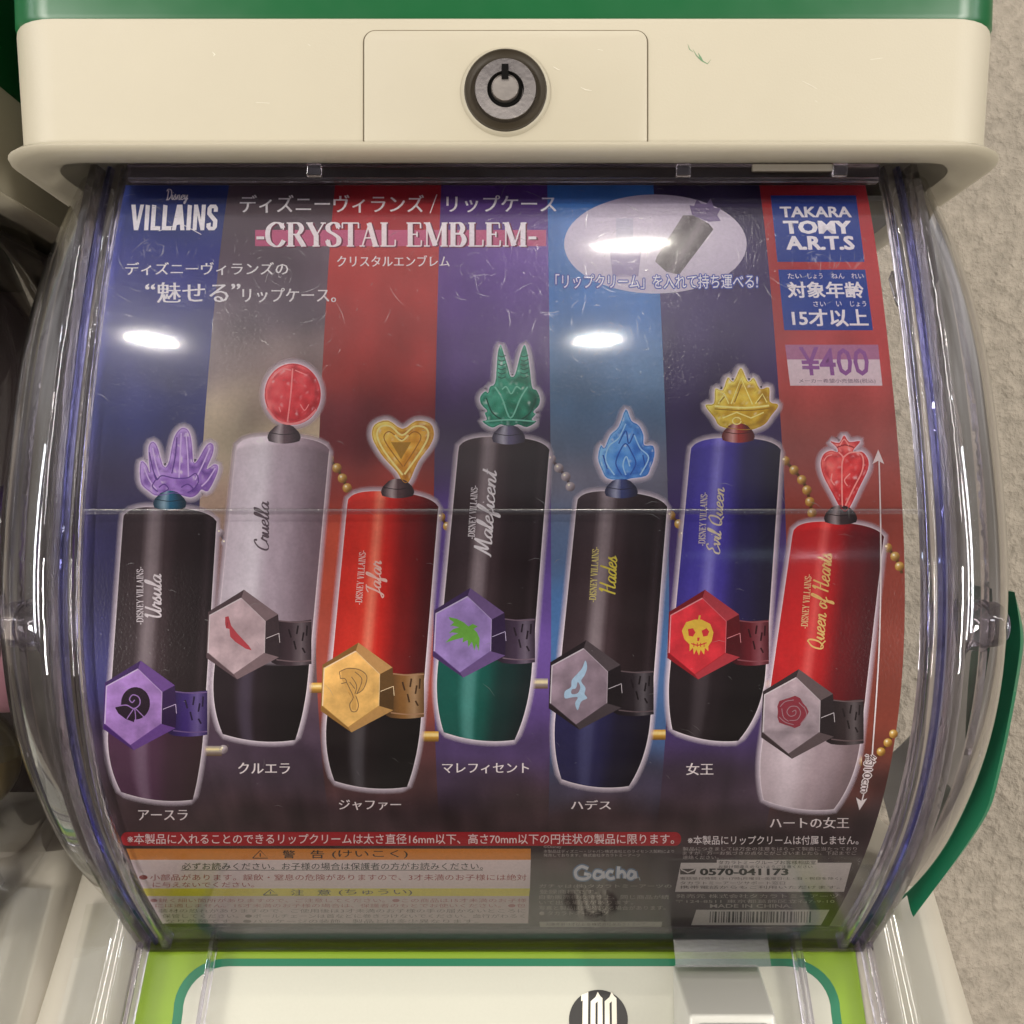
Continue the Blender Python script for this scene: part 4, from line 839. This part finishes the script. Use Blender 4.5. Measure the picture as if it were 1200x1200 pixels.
    # collar between top and tube
    K_ = Art(); cx, cy = sp['colc']; c = sp['col']; cl = ramp([(0, mixc(c, (20, 14, 18), .5)), (.35, mixc(c, (255, 255, 255), .55)), (.5, c), (1, mixc(c, (16, 10, 14), .6))])
    def crow(y, hw, b): return [(cx - hw + 2 * hw * j / 12, y + b * (1 - (2 * j / 12 - 1) ** 2), j / 12) for j in range(13)]
    K_.grid([crow(cy - 8, 11, -3), crow(cy - 5, 14, -1), crow(cy - 2, 17, 1), crow(cy + 2, 19, 1), crow(cy + 5, 19.5, 3), crow(cy + 9, 18, 3)], lambda q: cl(q[2]), 3.4)
    K_.stroke([(cx - 17, cy - 1), (cx, cy + 1.5), (cx + 17, cy - 1)], .9, mixc(c, (10, 8, 10), .6), 3.8)
    K_.build('collar', M_PRINT, o)
    # clasp
    hx, hy = sp['hc']; f, e_, b_ = sp['face'], sp['edge'], sp['band']; Cc = Art()
    sh = lambda l: [(hx + x, hy + y) for x, y in l]
    rx = MR.x + 4 - hx
    OUT = [(-34, -28), (8, -54), (48, -25), (50, 0), (49, 25), (0, 51), (-36, 26)]; FACE = [(-32, -24), (5, -44), (33, -17), (32, 20), (-4, 45), (-34, 20)]
    rx = max(rx, 72)
    # band
    bl = ramp([(0, mixc(b_, (10, 6, 10), .45)), (.45, b_), (.75, mixc(b_, (255, 255, 255), .22)), (1, mixc(b_, (10, 6, 10), .3))])
    Cc.grid([[(hx + 40 + (rx - 40) * j / 8, hy - 21 + (2 if j else 0) + 52 * k / 6 + 2 * math.sin(j / 8 * math.pi), j / 8) for j in range(9)] for k in range(7)], lambda q: bl(q[2]), 3.0)
    for k in (-18, 28): Cc.stroke([(hx + 46, hy + k), (hx + (46 + rx) / 2, hy + k + 2), (hx + rx, hy + k + 1)], 1.4, mixc(b_, (220, 190, 190), .3), 3.4)
    for (ax_, ay, bx, by) in ((.35, -8, .42, 2), (.62, -12, .58, -2), (.5, 6, .56, 16), (.78, -4, .74, 6), (.74, 14, .82, 20), (.88, -12, .86, 0)):
        Cc.stroke([(hx + 46 + (rx - 46) * ax_, hy + ay), (hx + 46 + (rx - 46) * bx, hy + by)], 2.0, mixc(b_, (12, 6, 10), .55), 3.5, False)
    Cc.poly(sh(OUT), e_, 3.8)
    fac = [(mixc(e_, (10, 6, 10), .25), [0, 1]), (mixc(e_, (255, 240, 240), .15), [1, 2]), (mixc(e_, (10, 6, 10), .45), [2, 3]), (mixc(e_, (10, 6, 10), .55), [3, 4]), (mixc(e_, (255, 240, 240), .12), [4, 5]), (mixc(e_, (10, 6, 10), .15), [5, 6]), (mixc(e_, (10, 6, 10), .1), [6, 0])]
    fm = {0: 0, 1: 1, 2: 2, 3: 2.5, 4: 3, 5: 4, 6: 5}
    def fp(i):
        i = fm[i]
        if i == 2.5: return ((FACE[2][0] + FACE[3][0]) / 2, (FACE[2][1] + FACE[3][1]) / 2)
        return FACE[int(i)]
    for cc, (i, j) in fac: Cc.poly(sh([OUT[i], OUT[j], fp(j), fp(i)]), cc, 4.1)
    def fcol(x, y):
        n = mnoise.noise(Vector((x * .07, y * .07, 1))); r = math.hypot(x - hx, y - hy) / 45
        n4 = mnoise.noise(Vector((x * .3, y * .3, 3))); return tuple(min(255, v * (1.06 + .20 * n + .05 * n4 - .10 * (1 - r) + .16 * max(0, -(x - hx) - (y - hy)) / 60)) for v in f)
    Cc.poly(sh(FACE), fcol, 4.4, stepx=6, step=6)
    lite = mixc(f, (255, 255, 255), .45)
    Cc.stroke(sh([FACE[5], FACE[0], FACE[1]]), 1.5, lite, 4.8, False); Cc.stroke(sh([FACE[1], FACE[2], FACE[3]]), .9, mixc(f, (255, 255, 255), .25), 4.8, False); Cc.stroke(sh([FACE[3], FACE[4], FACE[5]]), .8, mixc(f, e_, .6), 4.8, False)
    Cc.stroke(sh([(34, 3), (49, -3)]), .7, lite, 4.8, False); Cc.stroke(sh([(49, -3), (50, 8)]), .7, lite, 4.8, False)
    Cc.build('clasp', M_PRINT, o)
    # emblem
    E_ = Art(); em = sp['emb']; q = lambda l: [(hx + x, hy + y) for x, y in l]
    if em == 'shell':
        E_.poly(q(ell(2, -4, 17, 19, 30)), (34, 18, 34), 5); E_.poly(q([(-22, 1), (-14, -3), (0, -2), (3, 8), (0, 18), (-10, 14), (-18, 8)]), (34, 18, 34), 5.2)
        E_.stroke(q([(1, -8), (-2, -5), (-5, -9), (-1, -14), (6, -11), (7, -3), (0, 2), (-9, -2), (-22, 0)]), 1.3, f, 5.6); E_.stroke(q([(0, 2), (-4, 8), (-8, 14)]), 1.1, f, 5.6); E_.stroke(q([(1, 2), (2, 10), (2, 16)]), 1.1, f, 5.6); E_.stroke(q([(2, 2), (8, 8), (12, 12)]), 1.1, f, 5.6)
    elif em == 'shoe':
        E_.poly(q([(-14, -22), (-10, -23), (-7, -12), (0, -3), (14, 12), (17, 17), (10, 15), (-2, 7), (-8, 1), (-9, -8), (-13, -9), (-14, -14)]), (170, 62, 70), 5, stepx=6); E_.stroke(q([(-12, -10), (-11, -16)]), 1.2, (140, 50, 58), 5.4)
    elif em == 'snake':
        ink = (112, 92, 66)
        E_.poly(q([(-12, -22), (0, -24), (14, -20), (18, -10), (12, 2), (4, 8), (6, 18), (6, 26), (0, 24), (1, 14), (-4, 4), (-8, -4), (-12, -12)]), (190, 150, 84), 5, stepx=6)
        for l in ([(-14, -20), (-4, -24), (10, -22), (18, -14), (14, 0), (6, 6)], [(-13, -12), (-8, -12), (-6, -8), (-12, -6)], [(-6, -8), (-2, 0), (2, 10), (-2, 18), (0, 26), (6, 26), (8, 18), (5, 8)], [(6, 6), (10, -2), (12, -12), (4, -20)], [(0, -14), (6, -4), (4, 6)], [(-2, -8), (4, 0)], [(-14, -20), (-13, -12)]): E_.stroke(q(l), 1.0, ink, 5.4)
    elif em == 'bird':
        E_.poly(q([(-17, -20), (-8, -18), (0, -14), (6, -9), (11, -12), (17, -9), (12, -6), (16, -2), (19, 5), (18, 20), (15, 11), (13, 19), (10, 9), (6, 15), (5, 7), (-1, 10), (0, 4), (-8, 6), (-21, 10), (-13, 2), (-6, -1), (-13, -2), (-17, -1), (-12, -6), (-5, -8), (-13, -10), (-16, -9), (-11, -14), (-16, -17)]), (96, 152, 58), 5, stepx=6)
    elif em == 'wisp':
        E_.poly(q([tuple(v) for v in catmull([(7, -30), (9, -22), (6, -13), (2, -6), (7, 2), (6, 9), (9, 14), (2, 18), (-2, 28), (-5, 20), (-2, 13), (-9, 13), (-17, 14), (-17, 6), (-10, 1), (-9, -7), (-3, -14), (3, -21)], 4, True)]), (150, 176, 196), 5, stepx=6); E_.poly(q([tuple(v) for v in catmull([(-2, -5), (1, 1), (-2, 8), (-9, 9), (-9, 4), (-4, 2)], 4, True)]), f, 5.4)
    elif em == 'skull':
        g2 = (206, 176, 66)
        E_.poly(q([(-14, -16), (-4, -19), (4, -19), (14, -14), (18, -4), (16, 6), (12, 12), (12, 18), (8, 14), (7, 22), (3, 16), (1, 23), (-2, 16), (-5, 22), (-6, 14), (-10, 18), (-10, 10), (-16, 4), (-19, -6)]), g2, 5)
        E_.poly(q([(-12, -8), (-6, -9), (-3, -4), (-6, 1), (-11, 0)]), f, 5.4); E_.poly(q([(4, -6), (10, -9), (13, -5), (11, 0), (6, 1)]), f, 5.4); E_.poly(q([(-1, 2), (2, 2), (1, 6), (-1, 6)]), f, 5.4); E_.stroke(q([(-8, 9), (0, 11), (10, 8)]), 1.3, f, 5.5); E_.stroke(q([(1, -19), (2, -24)]), 2.2, g2, 5.4, False)
        for x in (-5, -1, 3, 7): E_.stroke(q([(x, 8), (x, 13)]), 1.0, f, 5.6, False)
    else:
        r_ = (128, 46, 58)
        E_.poly(q([(18 * math.cos(k * .35) * (1 + .09 * math.cos(k * 1.75)), -4 + 18 * math.sin(k * .35) * (1 + .09 * math.cos(k * 1.75))) for k in range(18)]), r_, 5); 
        for l in ([(0, -4), (4, -6), (4, -1), (-2, 1), (-6, -4), (-2, -10), (6, -10), (10, -3), (6, 5), (-3, 6)], [(-14, -10), (-8, -16), (2, -18)], [(-15, 2), (-8, 8), (2, 11)], [(14, -10), (17, 0), (10, 10)], [(-12, -8), (-10, 2), (-4, 7)], [(8, -15), (14, -9)]): E_.stroke(q(l), 1.0, mixc(f, r_, .25), 5.4)
    E_.build('emblem', M_PRINT, o)
    # lettering up the tube
    txt, st, en, h, ink, s0, s1 = nm; A2 = Art()
    def upq(st, en, h):
        st, en = Vector(st), Vector(en); t = (en - st).normalized(); n = Vector((t.y, -t.x)); return (st + n * h, en + n * h, en, st)
    g, w_ = script_glyphs(txt, .085, .25); A2.glyphs(g, ink, 5, upq(st, en, h), (0, w_ + .15, 0, 1))
    if s0:
        g, w_ = serif_glyphs('-DISNEY VILLAINS-', .17, .07); A2.glyphs(g, mixc(ink, (220, 210, 214), .3), 5, upq(s0, s1, 7.6), (0, w_, 0, 1))
    A2.build('name_lettering', M_PRINT, o)
for sp, nm in zip(LIPS, NAMES): lip_case(sp, nm)
# ---- bead chains and their pins
def beads(pts, r, gold=True):
    A_ = Art(); base = (196, 146, 58) if gold else (170, 156, 160); hi = (252, 232, 164) if gold else (226, 216, 222); dk = (92, 58, 22) if gold else (84, 70, 76)
    P = catmull(pts, 8); L = 0; last = None; k = 0
    sp = r * 2.25; acc = sp
    for p in P:
        if last is not None: acc += (p - last).length
        last = p
        if acc >= sp:
            acc = 0; k += 1
            A_.poly(ell(p.x, p.y, r, r, 14), lambda x, y, p=p: mixc(mixc(base, hi, max(0, min(1, 1 - math.hypot(x - p.x + r * .3, y - p.y + r * .3) / (r * .8)))), dk, max(0, min(1, (x - p.x + y - p.y) / (1.6 * r)))), 1.2, stepx=r * .6, step=r * .6)
            A_.poly(ell(p.x - r * .3, p.y - r * .35, r * .25, r * .25, 8), (255, 246, 214), 1.6)
    A_.stroke(pts, r * .6, dk, 1.0); A_.build('printed_chain', M_PRINT, card_t)
beads([(386, 538), (396, 550), (402, 562), (408, 574)], 5.6); beads([(517, 606), (525, 618), (529, 624)], 5.2); beads([(646, 538), (656, 550), (664, 560), (670, 575)], 5.6, False)
beads([(786, 604), (797, 616), (803, 636)], 5.6); beads([(920, 540), (934, 555), (944, 570), (949, 588), (952, 604)], 5.6); beads([(1040, 642), (1050, 654), (1057, 672)], 5.6); beads([(258, 624), (264, 636)], 4.8, False); beads([(1047, 860), (1038, 874), (1028, 886)], 5.2); beads([(262, 878), (268, 873)], 5.2, False)
def pin(x0, x1, y, gold=True):
    A_ = Art(); c = (206, 156, 62) if gold else (150, 138, 138)
    A_.poly([(x0, y - 6), (x1, y - 6), (x1, y + 6), (x0, y + 6)], lambda x, yy: mixc(mixc(c, (250, 232, 170), max(0, 1 - abs(yy - y + 2) / 3)), (70, 46, 20), max(0, (yy - y) / 8)), 1.2, step=2); A_.build('printed_pin', M_PRINT, card_t)
pin(362, 378, 806); pin(493, 514, 863); pin(624, 642, 801, False); pin(758, 780, 861); pin(894, 908, 803); pin(239, 260, 880, False); pin(998, 1010, 892)
# ---- names under the cases, height arrow
CAP = (236, 224, 224)
for t_, x0, x1, y, h in (('アースラ', 162, 220, 955, 11), ('クルエラ', 279, 340, 900, 12), ('ジャファー', 397, 470, 943, 11), ('マレフィセント', 518, 620, 900, 11), ('ハデス', 669, 716, 943, 10), ('女王', 804, 836, 901, 13), ('ハートの女王', 902, 995, 964, 12)): a = Art(); a.text(t_, x0, x1, y, h + 1, CAP, 3, mincho=True); a.build('caption_lettering', M_PRINT, card_t)
a = Art(); a.stroke([(1030, 540), (1032, 640), (1030, 760), (1022, 884)], 1.6, (236, 226, 226), 6); a.poly([(1029, 527), (1036, 544), (1029, 540), (1022, 544)], (236, 226, 226), 6); a.stroke([(1012, 930), (1010, 938)], 1.4, (236, 226, 226), 6, False); a.poly([(1007, 949), (1016, 935), (1009, 938), (1003, 934)], (236, 226, 226), 6); a.build('height_arrow', M_PRINT, card_t)
a = Art(); Qd = ((1027, 884), (1019, 929), (1008, 928), (1014, 884))
for k, (dx, dy) in enumerate(((-1.2, 0), (1.2, 0), (0, -1.2), (0, 1.2))): a.text('約10cm', 0, 0, 0, 0, (232, 222, 222), 6 + .2 * k, .03, Q=[(p[0] + dx, p[1] + dy) for p in Qd])
a.text('約10cm', 0, 0, 0, 0, (86, 48, 46), 7.2, .004, Q=Qd); a.build('height_lettering', M_PRINT, card_t)
# ---- small print
RED = (168, 30, 40)
a = Art(); a.poly(rrect(142, 975, 798, 991, 7), RED, 1); pl_ = a.build('red_strip', M_PRINT, card_t)
a = Art(); a.text('※本製品に入れることのできるリップクリームは太さ直径16mm以下、高さ70mm以下の円柱状の製品に限ります。', 149, 790, 983, 12, (238, 224, 224), 2, .006); a.build('strip_lettering', M_PRINT, pl_)
a = Art(); a.text('※本製品にリップクリームは付属しません。', 806, 1006, 984.5, 10.5, (236, 226, 226), 2, .008)
for k, t_ in enumerate(('製品につきましては万全の注意をはらって製造に当たっており', 'ますが、万一お気づきの点などがございましたら、下記までご', '連絡ください。')): a.text(t_, 800, 1004 if k < 2 else 842, 994.5 + 5 * k, 4.4, (176, 164, 162), 2)
a.text('©Disney', 637, 658, 992.5, 4, (176, 164, 162), 2)
for k, t_ in enumerate(('本製品はディズニー・ジャパン株式会社とのライセンス契約により', '発売しております。株式会社タカラトミーアーツ')): a.text(t_, 637, 790 - 40 * k, 997.5 + 4.6 * k, 3.8, (170, 160, 158), 2)
a.build('notice_lettering', M_PRINT, card_t)
a = Art(); a.poly([(148, 994.5), (622, 994.5), (622, 1007.5), (153, 1007.5)], (214, 136, 52), 1); a.poly([(153, 1007.5), (622, 1007.5), (621, 1041), (166, 1041)], (218, 204, 204), 1); a.poly([(166, 1041), (621, 1041), (620, 1050), (170, 1050)], (214, 204, 66), 1); a.poly([(170, 1050), (620, 1050), (619, 1082), (186, 1082)], (206, 192, 190), 1)
wp = a.build('warning_panel', M_PRINT, card_t)
a = Art(); BK = (38, 28, 22)
def warn(x, y, w, h): a.stroke([(x - w / 2, y + h / 2), (x, y - h / 2), (x + w / 2, y + h / 2), (x - w / 2, y + h / 2)], 1.1, BK, 2, False); a.stroke([(x, y - h * .15), (x, y + h * .3)], 1.4, BK, 2, False)
warn(305, 1001, 18, 9); warn(317, 1045.5, 17, 6.5)
a.text('警', 331, 346, 1001, 9.5, BK, 2, .01); a.text('告', 364, 380, 1001, 9.5, BK, 2, .01); a.text('(けいこく)', 389, 478, 1001, 10, BK, 2, .006)
a.text('注', 341, 356, 1045.7, 7, BK, 2, .006); a.text('意', 372, 388, 1045.7, 7, BK, 2, .006); a.text('(ちゅうい)', 397, 483, 1045.7, 7.5, BK, 2)
a.text('必ずお読みください。お子様の場合は保護者の方がお読みください。', 213, 566, 1015, 8.4, (44, 38, 36), 2, .004); a.stroke([(212, 1019.6), (566, 1019.6)], .6, (44, 38, 36), 2, False)
a.text('●', 163, 173, 1028, 5.5, (150, 50, 54), 2); a.text('小部品があります。誤飲・窒息の危険がありますので、3才未満のお子様には絶対', 176, 617, 1028, 7.4, (158, 66, 70), 2, .002); a.text('に与えないでください。', 179, 298, 1036.6, 6, (158, 66, 70), 2)
PK = (176, 120, 120)
for k, (t_, x0, x1) in enumerate((('●鋭く細い箇所がありますので、ご注意してください。●この商品は15才未満のお子様', 176, 617), ('には適しません。15才未満のお子様の場合は、保護者のもとでお使いください。●包', 182, 616), ('装材の恐れがありますので、ご使用後は3才未満のお子様の手の届かないところに', 186, 616), ('保管してください。●ボールチェーンは首などに巻きつけないでください。血行がわるく', 190, 615), ('なり危険です。●パッケージの装飾、製品とは多少異なります。', 194, 560))): a.text(t_, x0, x1, 1055 + 6.1 * k, 4.6, PK if k < 2 else (140, 128, 124), 2)
a.build('warning_lettering', M_PRINT, wp)
# maker's logo word in bubble letters
a = Art()
def bubble(col, w, lay):
    S_ = lambda l: [(672 + x * 78, 1030 - y * 15) for x, y in l]
    for i, l in enumerate(([(.22, .8), (.12, .98), (.03, .6), (.06, .1), (.18, .02), (.25, .3), (.16, .42)], [(.43, .55), (.34, .62), (.31, .2), (.37, .04), (.44, .3), (.44, .6), (.46, .05)], [(.6, .55), (.54, .62), (.5, .3), (.55, .04), (.62, .12)], [(.68, 1.0), (.67, .5), (.67, .05)], [(.67, .4), (.73, .62), (.77, .4), (.77, .05)], [(.92, .55), (.85, .62), (.82, .2), (.87, .04), (.92, .3), (.92, .6), (.94, .05)], [(.985, .04), (.995, .06)])): a.stroke(S_(l), w, col, lay + .1 * i)
bubble((92, 116, 150), 6.5, 1.5); bubble((206, 208, 214), 3.6, 2.6); a.build('maker_logo', M_PRINT, card_t)
a = Art(); GR = (170, 160, 154)
for k, (t_, x1) in enumerate((('ガチャは(株)タカラトミーアーツの', 787), ('登録商標です。', 700), ('自動販売機の特性上、同じ商品が続', 784), ('いて出る場合があります。', 742), ('写真と製品は多少異なる場合があります。', 780), ('● タカラトミーアーツ', 712))): a.text(t_, 632, x1, 1038.5 + 6.3 * k, 5.0, GR, 2)
a.poly([(632, 1080), (776, 1080), (775, 1086), (633, 1086)], (170, 166, 156), 1.2); a.text('対象年齢15才以上 © 株式会社タカラトミーアーツ', 640, 768, 1083, 3.6, (66, 56, 54), 2)
a.build('trade_lettering', M_PRINT, card_t)
a = Art(); a.poly([(840, 1007.5), (958, 1007.5), (958, 1013.5), (840, 1013.5)], (206, 198, 194), 1); a.poly([(798, 1011), (998, 1011), (989, 1045), (791, 1045)], (206, 198, 194), 1.2); cb = a.build('contact_box', M_PRINT, card_t)
a = Art(); a.text('タカラトミーグループお客様相談室', 842, 956, 1010.5, 4.8, BK, 2.2); a.text('お掛け間違えのないようご注意ください', 842, 952, 1015.5, 3.6, BK, 2.2); a.text('0570-041173', 820, 924, 1021.5, 8, (24, 20, 20), 2.4, fat=.03)
a.poly([(797, 1018), (816, 1018), (814, 1024.5), (797, 1024.5)], (70, 60, 58), 2.2); a.stroke([(798, 1018.5), (806, 1022.5), (815, 1018.5)], 1.4, (206, 198, 194), 2.6, False)
for k, (t_, x1) in enumerate((('電話受付時間 10~17時(月曜日~金曜日/土・日・祝日を除く)', 986), ('タカラトミーアーツサポート窓口', 920), ('携帯電話からもご利用いただけます。', 984))): a.text(t_, 797, x1, 1029.5 + 5 * k, 3.8, (96, 84, 80), 2.2)
a.build('contact_lettering', M_PRINT, cb)
a = Art(); a.text('発売元 株式会社タカラトミーアーツ', 792, 982, 1050, 4.8, GR, 2); a.text('〒124-8511 東京都葛飾区立石7-9-10', 792, 978, 1056, 4.2, GR, 2); a.text('MADE IN CHINA', 832, 926, 1061.5, 4.2, GR, 2, .01); a.build('address_lettering', M_PRINT, card_t)
a = Art(); a.poly([(816, 1066), (972, 1066), (962, 1084), (810, 1084)], (200, 194, 188), 1); bcd = a.build('barcode_label', M_PRINT, card_t)
a = Art(); rb = random.Random(3); x = 832
while x < 950:
    w_ = rb.choice((1, 1, 1.6, 2.4)); a.poly([(x, 1068), (x + w_, 1068), (x + w_ - .6, 1081), (x - .6, 1081)], (44, 38, 36), 2); x += w_ + rb.choice((1, 1.4, 2.2))
a.build('barcode_bars', M_PRINT, bcd)

# ================================================================== WALL AND NEIGHBOUR
m, nt, out = newmat('rough_plaster'); L = nt.links.new
b = N(nt, 'ShaderNodeBsdfPrincipled', i_Roughness=.85); tc = N(nt, 'ShaderNodeTexCoord')
n1 = N(nt, 'ShaderNodeTexNoise', i_Scale=95.0, i_Detail=5.0, i_Roughness=.55); n2 = N(nt, 'ShaderNodeTexNoise', i_Scale=9.0, i_Detail=3.0)
for n_ in (n1, n2): L(tc.outputs['Object'], n_.inputs['Vector'])
cr_ = N(nt, 'ShaderNodeValToRGB'); cr_.color_ramp.elements[0].position = .35; cr_.color_ramp.elements[0].color = (*lin((134, 126, 112)), 1); cr_.color_ramp.elements[1].position = .65; cr_.color_ramp.elements[1].color = (*lin((150, 141, 126)), 1)
L(n1.outputs['Fac'], cr_.inputs[0]); L(cr_.outputs[0], b.inputs['Base Color'])
bp = N(nt, 'ShaderNodeBump', i_Strength=1.0, i_Distance=.008); L(n1.outputs['Fac'], bp.inputs['Height']); L(bp.outputs[0], b.inputs['Normal']); L(b.outputs[0], out.inputs[0])
wall = MB().box(-1.6, 1.6, .86, .96, -Z0, 1.2).build('plaster_wall', m)
tag(wall, 'rough pale grey plaster wall behind the machines', 'wall')
# the next machine in the row: same kind, set a little further back
def copy_tree(o, parent=None):
    c = o.copy(); COL.objects.link(c)
    if parent: c.parent = parent
    for ch in list(o.children): copy_tree(ch, c)
    return c
nxt = copy_tree(mach); nxt.location = Vector(mach.location) + Vector((-.379, .016, 0.0))
[bpy.data.objects.remove(c) for c in list(nxt.children) if c.name.startswith('rear_shell')]
MB().box(CX - .379 - .172, CX - .379 + .172, .541, .551, -.1535, .120).build('added_dark_panel', plastic('dark_brown_panel', (40, 30, 28), .6, spec=.1), nxt)  # added panel, standing in for the dark inside of this drum
nxt['label'] = 'neighbouring cream and green capsule machine, cut off at the left edge of the picture'

# toy capsules inside the neighbour's drum
for x, d, z, rgb, lab in ((-.222, .460, -.012, (96, 50, 140), 'purple toy capsule behind the clear end of the neighbouring drum, topmost of its pile'), (-.236, .466, -.066, (170, 120, 130), 'pink toy capsule in the neighbouring drum, under the purple one'), (-.262, .470, -.118, (110, 96, 60), 'olive brown toy capsule at the foot of the pile in the neighbouring drum')):
    r = .0275; cp = thing('toy_capsule', W(x, d, z - r), lab, 'toy capsule', 'toy capsules in the neighbouring drum')
    def half(a0, a1): return [[W(x + r * math.cos(a) * math.cos(b), d + r * math.cos(a) * math.sin(b), z + r * math.sin(a)) for b in [2 * math.pi * k / 32 for k in range(32)]] for a in [a0 + (a1 - a0) * k / 10 for k in range(11)]]
    MB().grid(half(-1.5, .06), close_u=True).build('capsule_cup', plastic('capsule_' + str(rgb[0]), rgb, .3), cp, smooth=True)
    MB().grid(half(.06, 1.5), close_u=True).build('capsule_dome', M_SKIRT, cp, smooth=True)
